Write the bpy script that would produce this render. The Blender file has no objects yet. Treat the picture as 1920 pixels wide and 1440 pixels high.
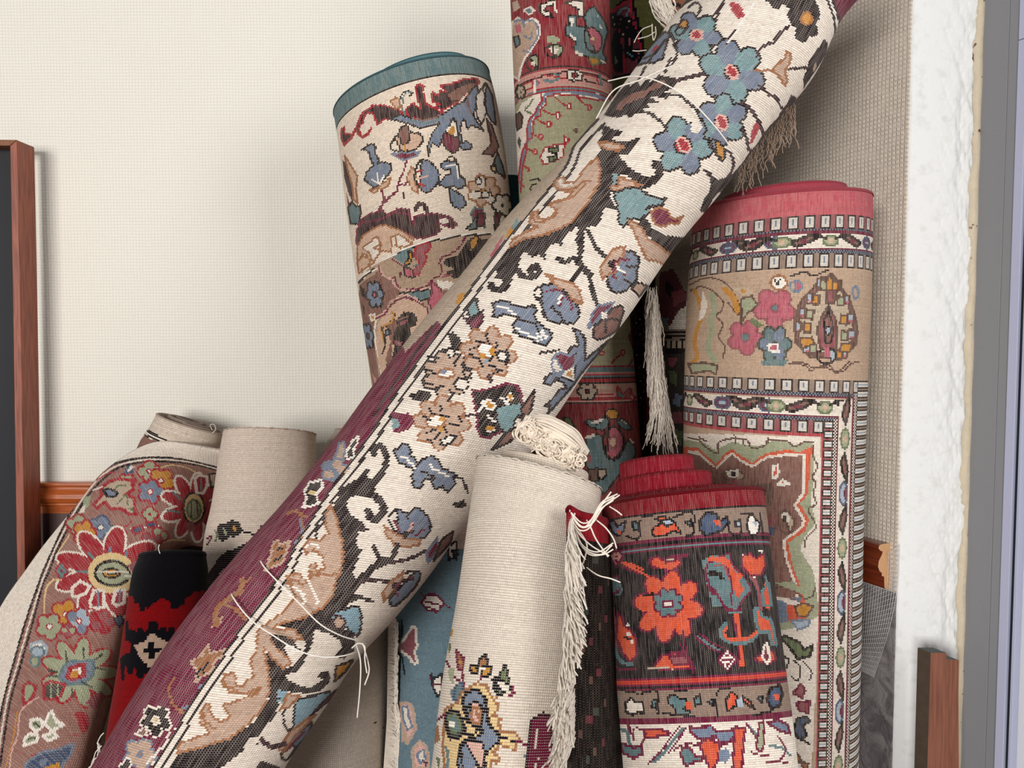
import bpy, math, random
import numpy as np
# ---------------------------------------------------------------- camera, world, lights, exposure
R = math.radians
sc = bpy.context.scene
COL = sc.collection
W, H, FPX = 1920.0, 1440.0, 1440.0
CAM = np.array([0.0, 0.0, 1.25]); PITCH = R(3.0)
cd = bpy.data.cameras.new('camera'); cam = bpy.data.objects.new('camera', cd); COL.objects.link(cam)
cam.location = CAM; cam.rotation_euler = (R(90) - PITCH, 0, 0)
cd.sensor_width = 36; cd.lens = 36 * FPX / W; cd.clip_start = 0.02
sc.camera = cam
vs = sc.view_settings
vs.view_transform = 'Standard'; vs.look = 'None'; vs.gamma = 1; vs.use_curve_mapping = False
vs.exposure = -0.13
wd = bpy.data.worlds.new('daylight'); sc.world = wd; wd.use_nodes = True
bg = wd.node_tree.nodes['Background']
bg.inputs[0].default_value = (0.93, 0.96, 1.0, 1); bg.inputs[1].default_value = 0.20

def area(name, loc, tgt, sx, sy, power, col):
    l = bpy.data.lights.new(name, 'AREA'); l.shape = 'RECTANGLE'; l.size = sx; l.size_y = sy
    l.energy = power; l.color = col
    o = bpy.data.objects.new(name, l); COL.objects.link(o); o.location = loc
    from mathutils import Vector
    o.rotation_euler = (Vector(tgt) - Vector(loc)).to_track_quat('-Z', 'Y').to_euler()
    return o
# daylight entering by the tall window on the right, plus front fill added behind the photographer, its source unseen
area('window_daylight', (2.5, -1.3, 2.0), (0.0, 1.3, 1.0), 1.3, 1.6, 78, (1.0, 0.985, 0.96))
area('front_fill', (-2.4, -4.5, 1.7), (-0.4, 1.6, 1.0), 2.4, 2.0, 360, (1.0, 0.965, 0.925))

# ---------------------------------------------------------------- geometry helpers
cp, sp = math.cos(PITCH), math.sin(PITCH)
RT = np.array([1.0, 0, 0]); UP = np.array([0, sp, cp]); FW = np.array([0, cp, -sp])
def P(x, y, Y):
    "point of the place seen in direction (x,y) of the photograph and standing at distance Y"
    d = (x - W / 2) / FPX * RT - (y - H / 2) / FPX * UP + FW
    return CAM + d * (Y / d[1])
def proj(p):
    d = p - CAM; z = d @ FW
    return W / 2 + FPX * (d @ RT) / z, H / 2 - FPX * (d @ UP) / z
def lin(h):
    h = h.lstrip('#'); v = np.array([int(h[i:i + 2], 16) / 255 for i in (0, 2, 4)])
    return np.where(v <= 0.04045, v / 12.92, ((v + 0.055) / 1.055) ** 2.4)
def rgba(h): return tuple(float(q) for q in lin(h)) + (1.0,)

def empty(name, loc, label, cat, group=None):
    o = bpy.data.objects.new(name, None); COL.objects.link(o); o.location = loc
    o.empty_display_size = 0.05; o['label'] = label; o['category'] = cat
    if group: o['group'] = group
    return o
def link(name, me, mat=None, parent=None):
    o = bpy.data.objects.new(name, me); COL.objects.link(o)
    if mat: me.materials.append(mat)
    if parent is not None:
        o.parent = parent; o.location = tuple(-parent.location)
    return o
def mesh(name, verts, faces, mat=None, parent=None, smooth=True, col=None, uv=None):
    me = bpy.data.meshes.new(name)
    verts = np.asarray(verts, dtype=np.float32)
    if isinstance(faces, np.ndarray):
        n, k = faces.shape
        me.vertices.add(len(verts)); me.vertices.foreach_set('co', verts.ravel())
        me.loops.add(n * k); me.loops.foreach_set('vertex_index', faces.ravel().astype(np.int32))
        me.polygons.add(n); me.polygons.foreach_set('loop_start', np.arange(0, n * k, k, dtype=np.int32))
        me.update(calc_edges=True); me.validate()
    else:
        me.from_pydata([tuple(map(float, v)) for v in verts], [], [tuple(f) for f in faces]); me.update()
    if smooth: me.polygons.foreach_set('use_smooth', np.ones(len(me.polygons), dtype=bool))
    if uv is not None:
        l = me.uv_layers.new(name='UV'); l.data.foreach_set('uv', np.asarray(uv, dtype=np.float32).ravel())
    if col is not None:
        a = me.attributes.new('Col', 'FLOAT_COLOR', 'FACE')
        c4 = np.ones((len(col), 4), dtype=np.float32); c4[:, :3] = col; a.data.foreach_set('color', c4.ravel())
    return link(name, me, mat, parent)
def kind(o, k='structure'): o['kind'] = k; return o
def rawbox(x0, x1, y0, y1, z0, z1):
    v = [(x, y, z) for x in (x0, x1) for y in (y0, y1) for z in (z0, z1)]
    f = [(0, 1, 3, 2), (4, 6, 7, 5), (0, 4, 5, 1), (2, 3, 7, 6), (0, 2, 6, 4), (1, 5, 7, 3)]
    return v, f
def prism(front, off):
    "closed prism: polygon front (list of 3D points) pushed by vector off"
    n = len(front); v = [np.array(p) for p in front] + [np.array(p) + off for p in front]
    f = [tuple(range(n)), tuple(range(2 * n - 1, n - 1, -1))] + [(i, i + n, (i + 1) % n + n, (i + 1) % n) for i in range(n)]
    return v, f
def catmull(pts, n):
    "n points along a smooth line through pts, evenly spaced"
    p = np.asarray(pts, float)
    if len(p) == 2:
        t = np.linspace(0, 1, n)[:, None]; return p[0] * (1 - t) + p[1] * t
    q = np.vstack([2 * p[0] - p[1], p, 2 * p[-1] - p[-2]]); out = []
    for i in range(1, len(q) - 2):
        t = np.linspace(0, 1, 24, endpoint=False)[:, None]
        a, b, c, d = q[i - 1], q[i], q[i + 1], q[i + 2]
        out.append(0.5 * (2 * b + (c - a) * t + (2 * a - 5 * b + 4 * c - d) * t ** 2 + (3 * b - a - 3 * c + d) * t ** 3))
    out = np.vstack(out + [p[-1:]])
    s = np.r_[0, np.cumsum(np.linalg.norm(np.diff(out, axis=0), axis=1))]
    u = np.linspace(0, s[-1], n)
    return np.stack([np.interp(u, s, out[:, k]) for k in range(p.shape[1])], 1)

def tubes(name, lines, r, mat, parent=None, k=4, taper=False):
    "many round strands as one mesh; lines = list of (n,3) arrays"
    V = []; F = []; b = 0
    for li, ln in enumerate(lines):
        ln = np.asarray(ln); n = len(ln); rr = r[li] if isinstance(r, (list, np.ndarray)) else r
        T = np.gradient(ln, axis=0); T /= np.linalg.norm(T, axis=1)[:, None] + 1e-9
        ref = np.tile(np.array([0.13, 0.9, 0.2]), (n, 1)); A = np.cross(T, ref); A /= np.linalg.norm(A, axis=1)[:, None] + 1e-9
        B = np.cross(T, A); ang = np.arange(k) * 2 * math.pi / k
        rad = np.full(n, rr)
        ring = ln[:, None] + rad[:, None, None] * (np.cos(ang)[None, :, None] * A[:, None] + np.sin(ang)[None, :, None] * B[:, None])
        V.append(ring.reshape(-1, 3))
        i = np.arange(n - 1)[:, None]; j = np.arange(k)[None]
        F.append((b + np.stack([i * k + j, i * k + (j + 1) % k, (i + 1) * k + (j + 1) % k, (i + 1) * k + j], -1)).reshape(-1, 4))
        b += n * k
    return mesh(name, np.vstack(V), np.vstack(F), mat, parent)

# ---------------------------------------------------------------- materials
def newmat(name, rough=0.8):
    m = bpy.data.materials.new(name); m.use_nodes = True; nt = m.node_tree
    b = nt.nodes['Principled BSDF']; b.inputs['Roughness'].default_value = rough
    b.inputs['Specular IOR Level'].default_value = 0.25
    return m, nt, b
class N:
    def __init__(s, nt): s.nt = nt
    def __call__(s, t, **k):
        n = s.nt.nodes.new(t)
        for a, v in k.items(): setattr(n, a, v)
        return n
    def l(s, a, b): s.nt.links.new(a, b)
    def m(s, op, a, b=None, c=None):
        n = s.nt.nodes.new('ShaderNodeMath'); n.operation = op
        for i, v in enumerate((a, b, c)):
            if v is None: continue
            if isinstance(v, (int, float)): n.inputs[i].default_value = v
            else: s.nt.links.new(v, n.inputs[i])
        return n.outputs[0]
    def mix(s, f, a, b, mode='MIX'):
        n = s.nt.nodes.new('ShaderNodeMix'); n.data_type = 'RGBA'; n.blend_type = mode
        for i, v in ((0, f), (6, a), (7, b)):
            if isinstance(v, (int, float)): n.inputs[i].default_value = v
            elif isinstance(v, tuple): n.inputs[i].default_value = v
            else: s.nt.links.new(v, n.inputs[i])
        return n.outputs[2]
    def step(s, x, a, b):
        n = s.nt.nodes.new('ShaderNodeMapRange'); n.interpolation_type = 'SMOOTHSTEP'
        s.nt.links.new(x, n.inputs[0]); n.inputs[1].default_value = a; n.inputs[2].default_value = b
        return n.outputs[0]
def weave(name, gap='#8d7668', speck='#e9dccd', kA=0.5, kS=0.7, kV=0.0, bump=0.5, rough=0.9, kW=0.0):
    "woven back of a carpet: ribs along u, warp specks; the knots' own colours are stored per knot"
    m, nt, b = newmat(name, rough); n = N(nt)
    b.inputs['Specular IOR Level'].default_value = 0.1
    at = n('ShaderNodeAttribute', attribute_name='Col'); uv = n('ShaderNodeUVMap', uv_map='UV')
    sp_ = n('ShaderNodeSeparateXYZ'); n.l(uv.outputs[0], sp_.inputs[0])
    fu = n.m('ABSOLUTE', n.m('SUBTRACT', n.m('FRACT', sp_.outputs[0]), 0.5))
    fv = n.m('ABSOLUTE', n.m('SUBTRACT', n.m('FRACT', sp_.outputs[1]), 0.5))
    A = n.step(fv, 0.24, 0.42); B = n.step(fu, 0.12, 0.34)
    nz = n('ShaderNodeTexNoise'); nz.inputs['Scale'].default_value = 0.35; nz.inputs['Detail'].default_value = 3
    n.l(uv.outputs[0], nz.inputs['Vector'])
    nn = n.step(nz.outputs[0], 0.30, 0.62)
    dkc = n.mix(1.0, at.outputs[0], (0.42, 0.40, 0.38, 1), 'MULTIPLY')
    c = n.mix(n.m('MULTIPLY', A, kA), at.outputs[0], n.mix(0.55, rgba(gap), dkc))
    iB = n.m('SUBTRACT', 1.0, n.step(fu, 0.10, 0.24)); V = n.step(fu, 0.30, 0.44)
    c = n.mix(n.m('MULTIPLY', n.m('MULTIPLY', A, iB), n.m('MULTIPLY', n.m('ADD', n.m('MULTIPLY', nn, 0.6), 0.4), kS)), c, rgba(speck))
    if kV:
        mp = n('ShaderNodeMapping'); mp.inputs['Scale'].default_value = (0.8, 0.09, 1); n.l(uv.outputs[0], mp.inputs[0])
        n3 = n('ShaderNodeTexNoise'); n3.inputs['Scale'].default_value = 1.0; n3.inputs['Detail'].default_value = 2; n.l(mp.outputs[0], n3.inputs['Vector'])
        c = n.mix(n.m('MULTIPLY', n.m('MULTIPLY', n.m('MULTIPLY', V, n.m('SUBTRACT', 1.0, n.m('MULTIPLY', A, 0.85))), n.step(n3.outputs[0], 0.36, 0.62)), kV), c, rgba(speck))
    if kW: c = n.mix(n.m('MULTIPLY', B, kW), c, rgba(gap))
    fl = n('ShaderNodeTexNoise'); fl.inputs['Scale'].default_value = 0.9; fl.inputs['Detail'].default_value = 1; n.l(uv.outputs[0], fl.inputs['Vector'])
    c = n.mix(n.m('MULTIPLY', n.step(fl.outputs[0], 0.62, 0.72), 0.22), c, rgba('#6a5242'))
    n.l(c, b.inputs['Base Color'])
    h = n.m('MULTIPLY', n.m('SUBTRACT', 1.0, A), n.m('SUBTRACT', 1.0, n.m('MULTIPLY', B, 0.5)))
    bp = n('ShaderNodeBump'); bp.inputs['Strength'].default_value = bump; bp.inputs['Distance'].default_value = 0.0015
    n.l(h, bp.inputs['Height']); n.l(bp.outputs[0], b.inputs['Normal'])
    return m
def pile(name, c1=None, rough=1.0, sc_=500, var=0.25):
    m, nt, b = newmat(name, rough); n = N(nt); b.inputs['Specular IOR Level'].default_value = 0.05
    tc = n('ShaderNodeTexCoord'); nz = n('ShaderNodeTexNoise'); nz.inputs['Scale'].default_value = sc_; nz.inputs['Detail'].default_value = 4
    n.l(tc.outputs['Object'], nz.inputs['Vector'])
    if c1: base = rgba(c1)
    else:
        at = n('ShaderNodeAttribute', attribute_name='Col'); base = at.outputs[0]
    d = n.mix(1.0, base, (1 - var * 2, 1 - var * 2, 1 - var * 2, 1), 'MULTIPLY')
    n.l(n.mix(nz.outputs[0], d, base), b.inputs['Base Color'])
    b.inputs['Sheen Weight'].default_value = 0.08
    bp = n('ShaderNodeBump'); bp.inputs['Strength'].default_value = 0.7; bp.inputs['Distance'].default_value = 0.002
    n.l(nz.outputs[0], bp.inputs['Height']); n.l(bp.outputs[0], b.inputs['Normal'])
    return m
def plain(name, c, rough=0.7, sc_=40, var=0.08, bump=0.0, bsc=200):
    m, nt, b = newmat(name, rough); n = N(nt)
    tc = n('ShaderNodeTexCoord'); nz = n('ShaderNodeTexNoise'); nz.inputs['Scale'].default_value = sc_; nz.inputs['Detail'].default_value = 6
    n.l(tc.outputs['Object'], nz.inputs['Vector'])
    r = rgba(c); lo = tuple(max(0, q * (1 - 2 * var)) for q in r[:3]) + (1,)
    n.l(n.mix(nz.outputs[0], lo, r), b.inputs['Base Color'])
    if bump:
        n2 = n('ShaderNodeTexNoise'); n2.inputs['Scale'].default_value = bsc; n2.inputs['Detail'].default_value = 5
        n.l(tc.outputs['Object'], n2.inputs['Vector'])
        bp = n('ShaderNodeBump'); bp.inputs['Strength'].default_value = bump; bp.inputs['Distance'].default_value = 0.003
        n.l(n2.outputs[0], bp.inputs['Height']); n.l(bp.outputs[0], b.inputs['Normal'])
    return m
def wood(name, c1, c2, axis=2, rough=0.4, sc_=6, coat=0.0):
    m, nt, b = newmat(name, rough); n = N(nt)
    tc = n('ShaderNodeTexCoord'); mp = n('ShaderNodeMapping'); s = [60, 60, 60]; s[axis] = 2.5
    mp.inputs['Scale'].default_value = s; n.l(tc.outputs['Object'], mp.inputs[0])
    nz = n('ShaderNodeTexNoise'); nz.inputs['Scale'].default_value = sc_; nz.inputs['Detail'].default_value = 6; nz.inputs['Distortion'].default_value = 0.4
    n.l(mp.outputs[0], nz.inputs['Vector'])
    n.l(n.mix(n.step(nz.outputs[0], 0.3, 0.7), rgba(c1), rgba(c2)), b.inputs['Base Color'])
    b.inputs['Coat Weight'].default_value = coat; b.inputs['Specular IOR Level'].default_value = 0.5
    bp = n('ShaderNodeBump'); bp.inputs['Strength'].default_value = 0.15; bp.inputs['Distance'].default_value = 0.001
    n.l(nz.outputs[0], bp.inputs['Height']); n.l(bp.outputs[0], b.inputs['Normal'])
    return m

# ---------------------------------------------------------------- knot painting
PAL = {k: lin(v) for k, v in dict(
    k='#0e0c12', d='#2b1620', m='#691335', r='#9c1c2c', R='#a83844', w='#e4d9cc', W='#eee6dc', t='#b99c88', T='#98633f',
    b='#6c7b90', c='#6f9297', C='#7a9fae', o='#c1842c', n='#7d554c', g='#9aa183', G='#5f6e4c', e='#b9a892', E='#a98f78',
    y='#d9bc86', p='#c98f86', P='#b4586a', O='#cf5234', u='#3d4f6b', U='#a0b0be', l='#b3a08c', x='#5a4038', s='#5c2a33',
    a='#8a7568', f='#d6a79c', h='#587579', q='#3a3f38', i='#cbc5bd', v='#8c4a52', z='#caa890').items()}
class Paint:
    def __init__(s, X, Y, base):
        s.X, s.Y = X, Y; s.c = np.empty((len(X), 3)); s.c[:] = PAL[base] if isinstance(base, str) and len(base) == 1 else lin(base) if isinstance(base, str) else base
        s.o = (0., 0., 1.); s.mw = 0.0; s.lw = 1.0
    def T(s, v):
        a = np.array([float(q) for q in v]).reshape(-1, 2); return np.stack([s.o[0] + a[:, 0] / s.o[2], s.o[1] + a[:, 1] / s.o[2]], 1)
    def box(s, p, w):
        a = p.min(0) - w; b = p.max(0) + w
        return np.nonzero((s.X >= a[0]) & (s.X <= b[0]) & (s.Y >= a[1]) & (s.Y <= b[1]))[0]
    def inside(s, p, idx):
        x, y = s.X[idx], s.Y[idx]; r = np.zeros(len(idx), bool); q = np.roll(p, -1, 0)
        for (x0, y0), (x1, y1) in zip(p, q):
            if y0 == y1: continue
            c = ((y0 > y) != (y1 > y)) & (x < (x1 - x0) * (y - y0) / (y1 - y0) + x0); r ^= c
        return r
    def near(s, p, idx, w):
        x, y = s.X[idx], s.Y[idx]; r = np.zeros(len(idx), bool)
        for (x0, y0), (x1, y1) in zip(p[:-1], p[1:]):
            dx, dy = x1 - x0, y1 - y0; L = dx * dx + dy * dy + 1e-9
            t = np.clip(((x - x0) * dx + (y - y0) * dy) / L, 0, 1)
            r |= (x - x0 - t * dx) ** 2 + (y - y0 - t * dy) ** 2 < w * w
        return r
    def poly(s, p, fill, out=None, w=2.6):
        idx = s.box(p, w * 2)
        if not len(idx): return
        i = s.inside(p, idx)
        if fill != '-': s.c[idx[i]] = PAL[fill]
        if out: s.c[idx[s.near(np.vstack([p, p[:1]]), idx, max(w / 2, s.mw))]] = PAL[out]
    def line(s, p, c, w):
        idx = s.box(p, w * 2)
        if len(idx): s.c[idx[s.near(p, idx, max(w / 2, s.mw))]] = PAL[c]
    def ell(s, cx, cy, rx, ry, rot, n=26):
        t = np.arange(n) * 2 * math.pi / n; ca, sa = math.cos(R(rot)), math.sin(R(rot))
        return np.stack([cx + rx * np.cos(t) * ca - ry * np.sin(t) * sa, cy + rx * np.cos(t) * sa + ry * np.sin(t) * ca], 1)
    def run(s, txt):
        for ln in txt.strip().splitlines():
            for cmd in ln.split(';'):
                a = cmd.split()
                if not a or a[0] == '#': continue
                k = a[0]
                if k == 'Z': s.o = (float(a[1]), float(a[2]), float(a[3])); continue
                if k in 'pqe':
                    fo = a[1].split('/'); out = fo[1] if len(fo) > 1 else None; w = float(fo[2]) if len(fo) > 2 else 4.4
                    if k == 'e':
                        cx, cy, rx, ry = [float(q) for q in a[2:6]]; rot = float(a[6]) if len(a) > 6 else 0
                        p = s.T(s.ell(cx, cy, rx, ry, rot).ravel())
                    else:
                        p = s.T(a[2:])
                        if k == 'p':
                            c = catmull(np.vstack([p[-2:], p, p[:2]]), len(p) * 10)
                            p = c
                    s.poly(p, fo[0], out, w)
                elif k == 'l':
                    p = s.T(a[3:])
                    if len(p) > 2: p = catmull(p, len(p) * 6)
                    s.line(p, a[1], s.lw * float(a[2]) / s.o[2])
                elif k == 'j': s.line(s.T(a[3:]), a[1], float(a[2]) / s.o[2])
                elif k == 'f':   # flower: n fills outline cx cy rx ry rot [centre rc]
                    n = int(a[1]); fills = a[2].split(','); out = a[3]; cx, cy, rx, ry, rot = [float(q) for q in a[4:9]]
                    ca, sa = math.cos(R(rot)), math.sin(R(rot)); pet = []
                    for i in range(n):
                        t = 2 * math.pi * i / n; e = s.ell(0.60 * math.cos(t), 0.60 * math.sin(t), 0.42, 0.98 * math.sin(math.pi / n) * (0.66 if n < 9 else 0.54), math.degrees(t))
                        x = e[:, 0] * rx; y = e[:, 1] * ry
                        pet.append(s.T(np.stack([cx + x * ca - y * sa, cy + x * sa + y * ca], 1).ravel()))
                    for p in pet: s.poly(p, out, out, 8.0)
                    for i, p in enumerate(pet): s.poly(p, fills[i % len(fills)])
                    if len(a) > 9:
                        rc = float(a[10]); s.poly(s.T(s.ell(cx, cy, rc * rx / ry, rc, rot).ravel()), a[9], out if out != a[9] else None, 2.4)

# ---------------------------------------------------------------- rolled carpets
rng = np.random.default_rng(7)
def stations(st, knotY, flat=1.0):
    L = np.array([P(a[0], a[1], a[4]) for a in st]); Q = np.array([P(a[2], a[3], a[4]) for a in st])
    return L, Q
FLOORZ = 0.004
def sweep(st, knot, flat=1.0, far=None, lump=0.0, seed=0, square=0.0):
    """tube through stations (xl,yl,xr,yr,Y), top first; rows are one knot apart where the photograph looks, wider below.
    returns grid (n,m,3) + frames"""
    L, Q = stations(st, knot)
    # continue down to the floor
    c0, c1 = (L[-2] + Q[-2]) / 2, (L[-1] + Q[-1]) / 2
    d = c1 - c0; zl = min(L[-1][2], Q[-1][2]); ext = None
    both = np.hstack([L, Q]); fine = catmull(both, 400)
    C = (fine[:, :3] + fine[:, 3:]) / 2; s = np.r_[0, np.cumsum(np.linalg.norm(np.diff(C, axis=0), axis=1))]
    Ym = C[:, 1].mean(); stp = knot * Ym / FPX
    n = max(8, int(s[-1] / stp)); u = np.linspace(0, s[-1], n)
    g = np.stack([np.interp(u, s, fine[:, k]) for k in range(6)], 1)
    vrow = np.arange(n, dtype=float)
    if zl > 0.03 and far is None:
        d = d / np.linalg.norm(d)
        if d[2] < -0.2:
            # reach the floor with the lowest rim point
            k = int(max(2, (zl - FLOORZ) / -d[2] / (stp * 5)))
            tt = (np.arange(1, k + 1) / k) * (zl - FLOORZ) / -d[2]
            dw = (g[-1] - g[-2]); base = g[-1]
            ad = np.stack([np.r_[base[:3] + d * q, base[3:] + d * q] for q in tt])
            # level the foot so that it stands on the floor
            w_ = (np.arange(1, k + 1) / k)[:, None] ** 3
            mid = (ad[:, 2:3] + ad[:, 5:6]) / 2
            ad[:, 2:3] = ad[:, 2:3] * (1 - w_) + (ad[-1, 2] * 0 + np.minimum(ad[:, 2:3], ad[:, 5:6])) * w_
            ad[:, 5:6] = ad[:, 5:6] * (1 - w_) + (np.minimum(ad[:, 2:3], ad[:, 5:6])) * w_
            g = np.vstack([g, ad]); vrow = np.r_[vrow, vrow[-1] + tt / stp]
    ok = np.r_[True, np.linalg.norm(np.diff(g, axis=0), axis=1) > 1e-5]; g = g[ok]; vrow = vrow[ok]
    L, Q = g[:, :3], g[:, 3:]
    C = (L + Q) / 2; S = (Q - L) / 2; T = np.gradient(C, axis=0); T /= np.linalg.norm(T, axis=1)[:, None]
    ker = 9; Tp = np.vstack([T[:1]] * ker + [T] + [T[-1:]] * ker); T = np.stack([np.convolve(Tp[:, i], np.ones(2 * ker + 1) / (2 * ker + 1), 'valid') for i in range(3)], 1)
    Sp = S - (S * T).sum(1)[:, None] * T; rp = np.linalg.norm(Sp, axis=1)
    F = np.cross(T, Sp / rp[:, None]); F /= np.linalg.norm(F, axis=1)[:, None]
    sg = np.sign((F * (CAM - C)).sum(1)); F *= (sg * rp * flat)[:, None]
    r_ = rp.mean(); m = int(2 * math.pi * r_ / (stp)); m += m % 2
    ph = -math.pi + 2 * math.pi * np.arange(m + 1) / m
    rr = np.ones((len(C), m + 1))
    if lump:
        vv = vrow[:, None] / max(1, n)
        rr += lump * (np.sin(ph[None] * 2 + seed + vv * 5) * np.sin(vv * 9 + seed * 2) + 0.6 * np.sin(ph[None] * 3 + seed * 3 + vv * 14))
        if lump < 1: rr = 1 + (rr - 1) * np.abs(np.cos(ph[None] / 2)) ** 0.5
    G = C[:, None] + rr[..., None] * (S[:, None] * np.sin(ph)[None, :, None] + F[:, None] * np.cos(ph)[None, :, None])
    G[..., 2] = np.maximum(G[..., 2], FLOORZ)
    return dict(G=G, v=vrow, m=m, C=C, S=S, F=F, T=T, stp=stp, n=n)
def quads(n, m):
    i = np.arange(n - 1)[:, None]; j = np.arange(m)[None]; k = m + 1
    return np.stack([i * k + j, i * k + j + 1, (i + 1) * k + j + 1, (i + 1) * k + j], -1).reshape(-1, 4)
def quad_uv(us, v, n, m):
    U = np.broadcast_to(us[None, :], (n, m + 1)); V = np.broadcast_to(v[:, None], (n, m + 1)); q = quads(n, m)
    return np.stack([U.ravel()[q], V.ravel()[q]], -1).reshape(-1, 2)
def C_Y(sw): return float(sw['C'][: sw['n'], 1].mean())
def body(name, sw, base, script, mat, parent, jit=0.07, fn=None, lw=1.0):
    G = sw['G']; n, mm = G.shape[:2]; m = mm - 1
    cen = (G[:-1, :-1] + G[1:, :-1] + G[:-1, 1:] + G[1:, 1:]) / 4
    X, Y = proj(cen.reshape(-1, 3)); pt = Paint(X, Y, base); pt.mw = 0.56 * sw['stp'] / C_Y(sw) * FPX; pt.lw = lw
    if fn: fn(pt, sw)
    if script: pt.run(script)
    c = pt.c * (1 + jit * rng.standard_normal((len(X), 1))) * (1 + 0.5 * jit * np.repeat(rng.standard_normal(n - 1), m)[:, None])
    c = np.clip(c, 0.002, 0.95)
    return mesh(name, G.reshape(-1, 3), quads(n, m), mat, parent, col=c, uv=quad_uv(np.arange(m + 1.), sw['v'], n, m))
def frame(sw, i=0, tw=None):
    C, S, F = sw['C'][i], sw['S'][i], sw['F'][i]; up = -sw['T'][i]
    return C, S, F, up
def rim(name, sw, th, mat, parent, col, down=0.07, over=0.0, band=0.0, rag=0.0):
    "rounded pile edge and inner wall at the open top of a roll"
    G = sw['G'][0]; C, S, F, up = frame(sw); m = G.shape[0] - 1
    ph = -math.pi + 2 * math.pi * np.arange(m + 1) / m
    rad = G - C; rn = np.linalg.norm(rad, axis=1)[:, None]; ru = rad / rn
    ring = []
    if band: ring.append(G + ru * 0.0012 - up * band)
    rg = (np.sin(ph * 23) + np.sin(ph * 41 + 1))[:, None] * rag
    for a in np.linspace(0, 180, 7):
        ring.append(G + ru * (0.0012 - th / 2 + th / 2 * math.cos(R(a))) + up * (over + rg * 0.5 + th * 0.55 * math.sin(R(a))))
    ring.append(G - ru * th * 1.05 - up * down * 0.5); ring.append(G - ru * th * 1.05 - up * down)
    Gr = np.stack(ring); n = len(ring)
    return mesh(name, Gr.reshape(-1, 3), quads(n, m), mat, parent, col=np.tile(lin(col) if col[0] == '#' else PAL[col], ((n - 1) * m, 1)),
                uv=quad_uv(np.arange(m + 1.), np.arange(n, dtype=float), n, m))
def coil(name, sw, mat, parent, col, r0=0.86, r1=0.25, turns=3.0, th=0.008, h=lambda t: 0.0, down=0.09, start=0.0, rimcol=None, cols=None, shift=(0, 0)):
    "inner windings: a thick ribbon wound inward; h(t) lifts its edge, t from 0 outside to 1 inside"
    C, S, F, up = frame(sw); n = int(turns * 90); t = np.linspace(0, 1, n + 1)
    a = start + t * turns * 2 * math.pi; rr = r0 + (r1 - r0) * t
    ctr = C + S * shift[0] + F * shift[1]
    dirv = S[None] * np.sin(a)[:, None] + F[None] * np.cos(a)[:, None]; rl = np.linalg.norm(dirv, axis=1)[:, None]; u = dirv / rl
    o = ctr + dirv * rr[:, None]; hh = np.array([h(q) for q in t])[:, None]
    prof = [(0, -down), (0, -0.012), (0, 0)] + [(-th / 2 + th / 2 * math.cos(R(q)), th * 0.5 * math.sin(R(q))) for q in (20, 50, 90, 130, 160)] + [(-th, 0), (-th, -down)]
    G = np.stack([o + u * p0 + up * (hh + p1) for p0, p1 in prof]); k = len(prof)
    cc = np.tile(lin(col), ((k - 1) * n, 1)); 
    if rimcol: cc.reshape(k - 1, n, 3)[2:] = lin(rimcol)
    if cols is not None: cols(cc.reshape(k - 1, n, 3))
    return mesh(name, G.reshape(-1, 3), quads(k, n), mat, parent, col=cc, uv=quad_uv(np.arange(n + 1.) , np.array([p[1] for p in prof]) / sw['stp'], k, n))
def foot(sw): return tuple(float(q) for q in np.array([sw['C'][-1][0], sw['C'][-1][1], 0.0]))
def strand(pts, Y, n=14, wob=0.0):
    "pixel polyline with distance(s) -> 3D curve"
    ys = Y if isinstance(Y, (list, tuple)) else [Y] * len(pts)
    p = np.array([P(a, b, y) for (a, b), y in zip(pts, ys)]); c = catmull(p, n)
    if wob:
        ph = rng.uniform(0, 6.28, 3); fr = rng.uniform(1.5, 4, 3); s = np.linspace(0, 1, n)
        env = np.minimum(1, s * 3)
        for k in range(3): c[:, k] += wob * env * np.sin(s * fr[k] * 6.28 + ph[k])
    return c
# ---------------------------------------------------------------- the room
YB = 1.65                                             # back wall
AX, AY = 0.612, 1.2076                                # free end of the oblique right wall
DX, DY = -0.4472, 0.8944                              # its direction towards the corner
NX, NY = -0.8944, -0.4472                             # its normal, into the room
CLEN = (YB - AY) / DY; CX = AX + DX * CLEN
zt = P(100, 905, YB - 0.02)[2]; zb = P(100, 968, YB - 0.02)[2]
zrt = P(1668, 1019, 1.215)[2]; zrb = P(1668, 1104, 1.215)[2]

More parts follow.
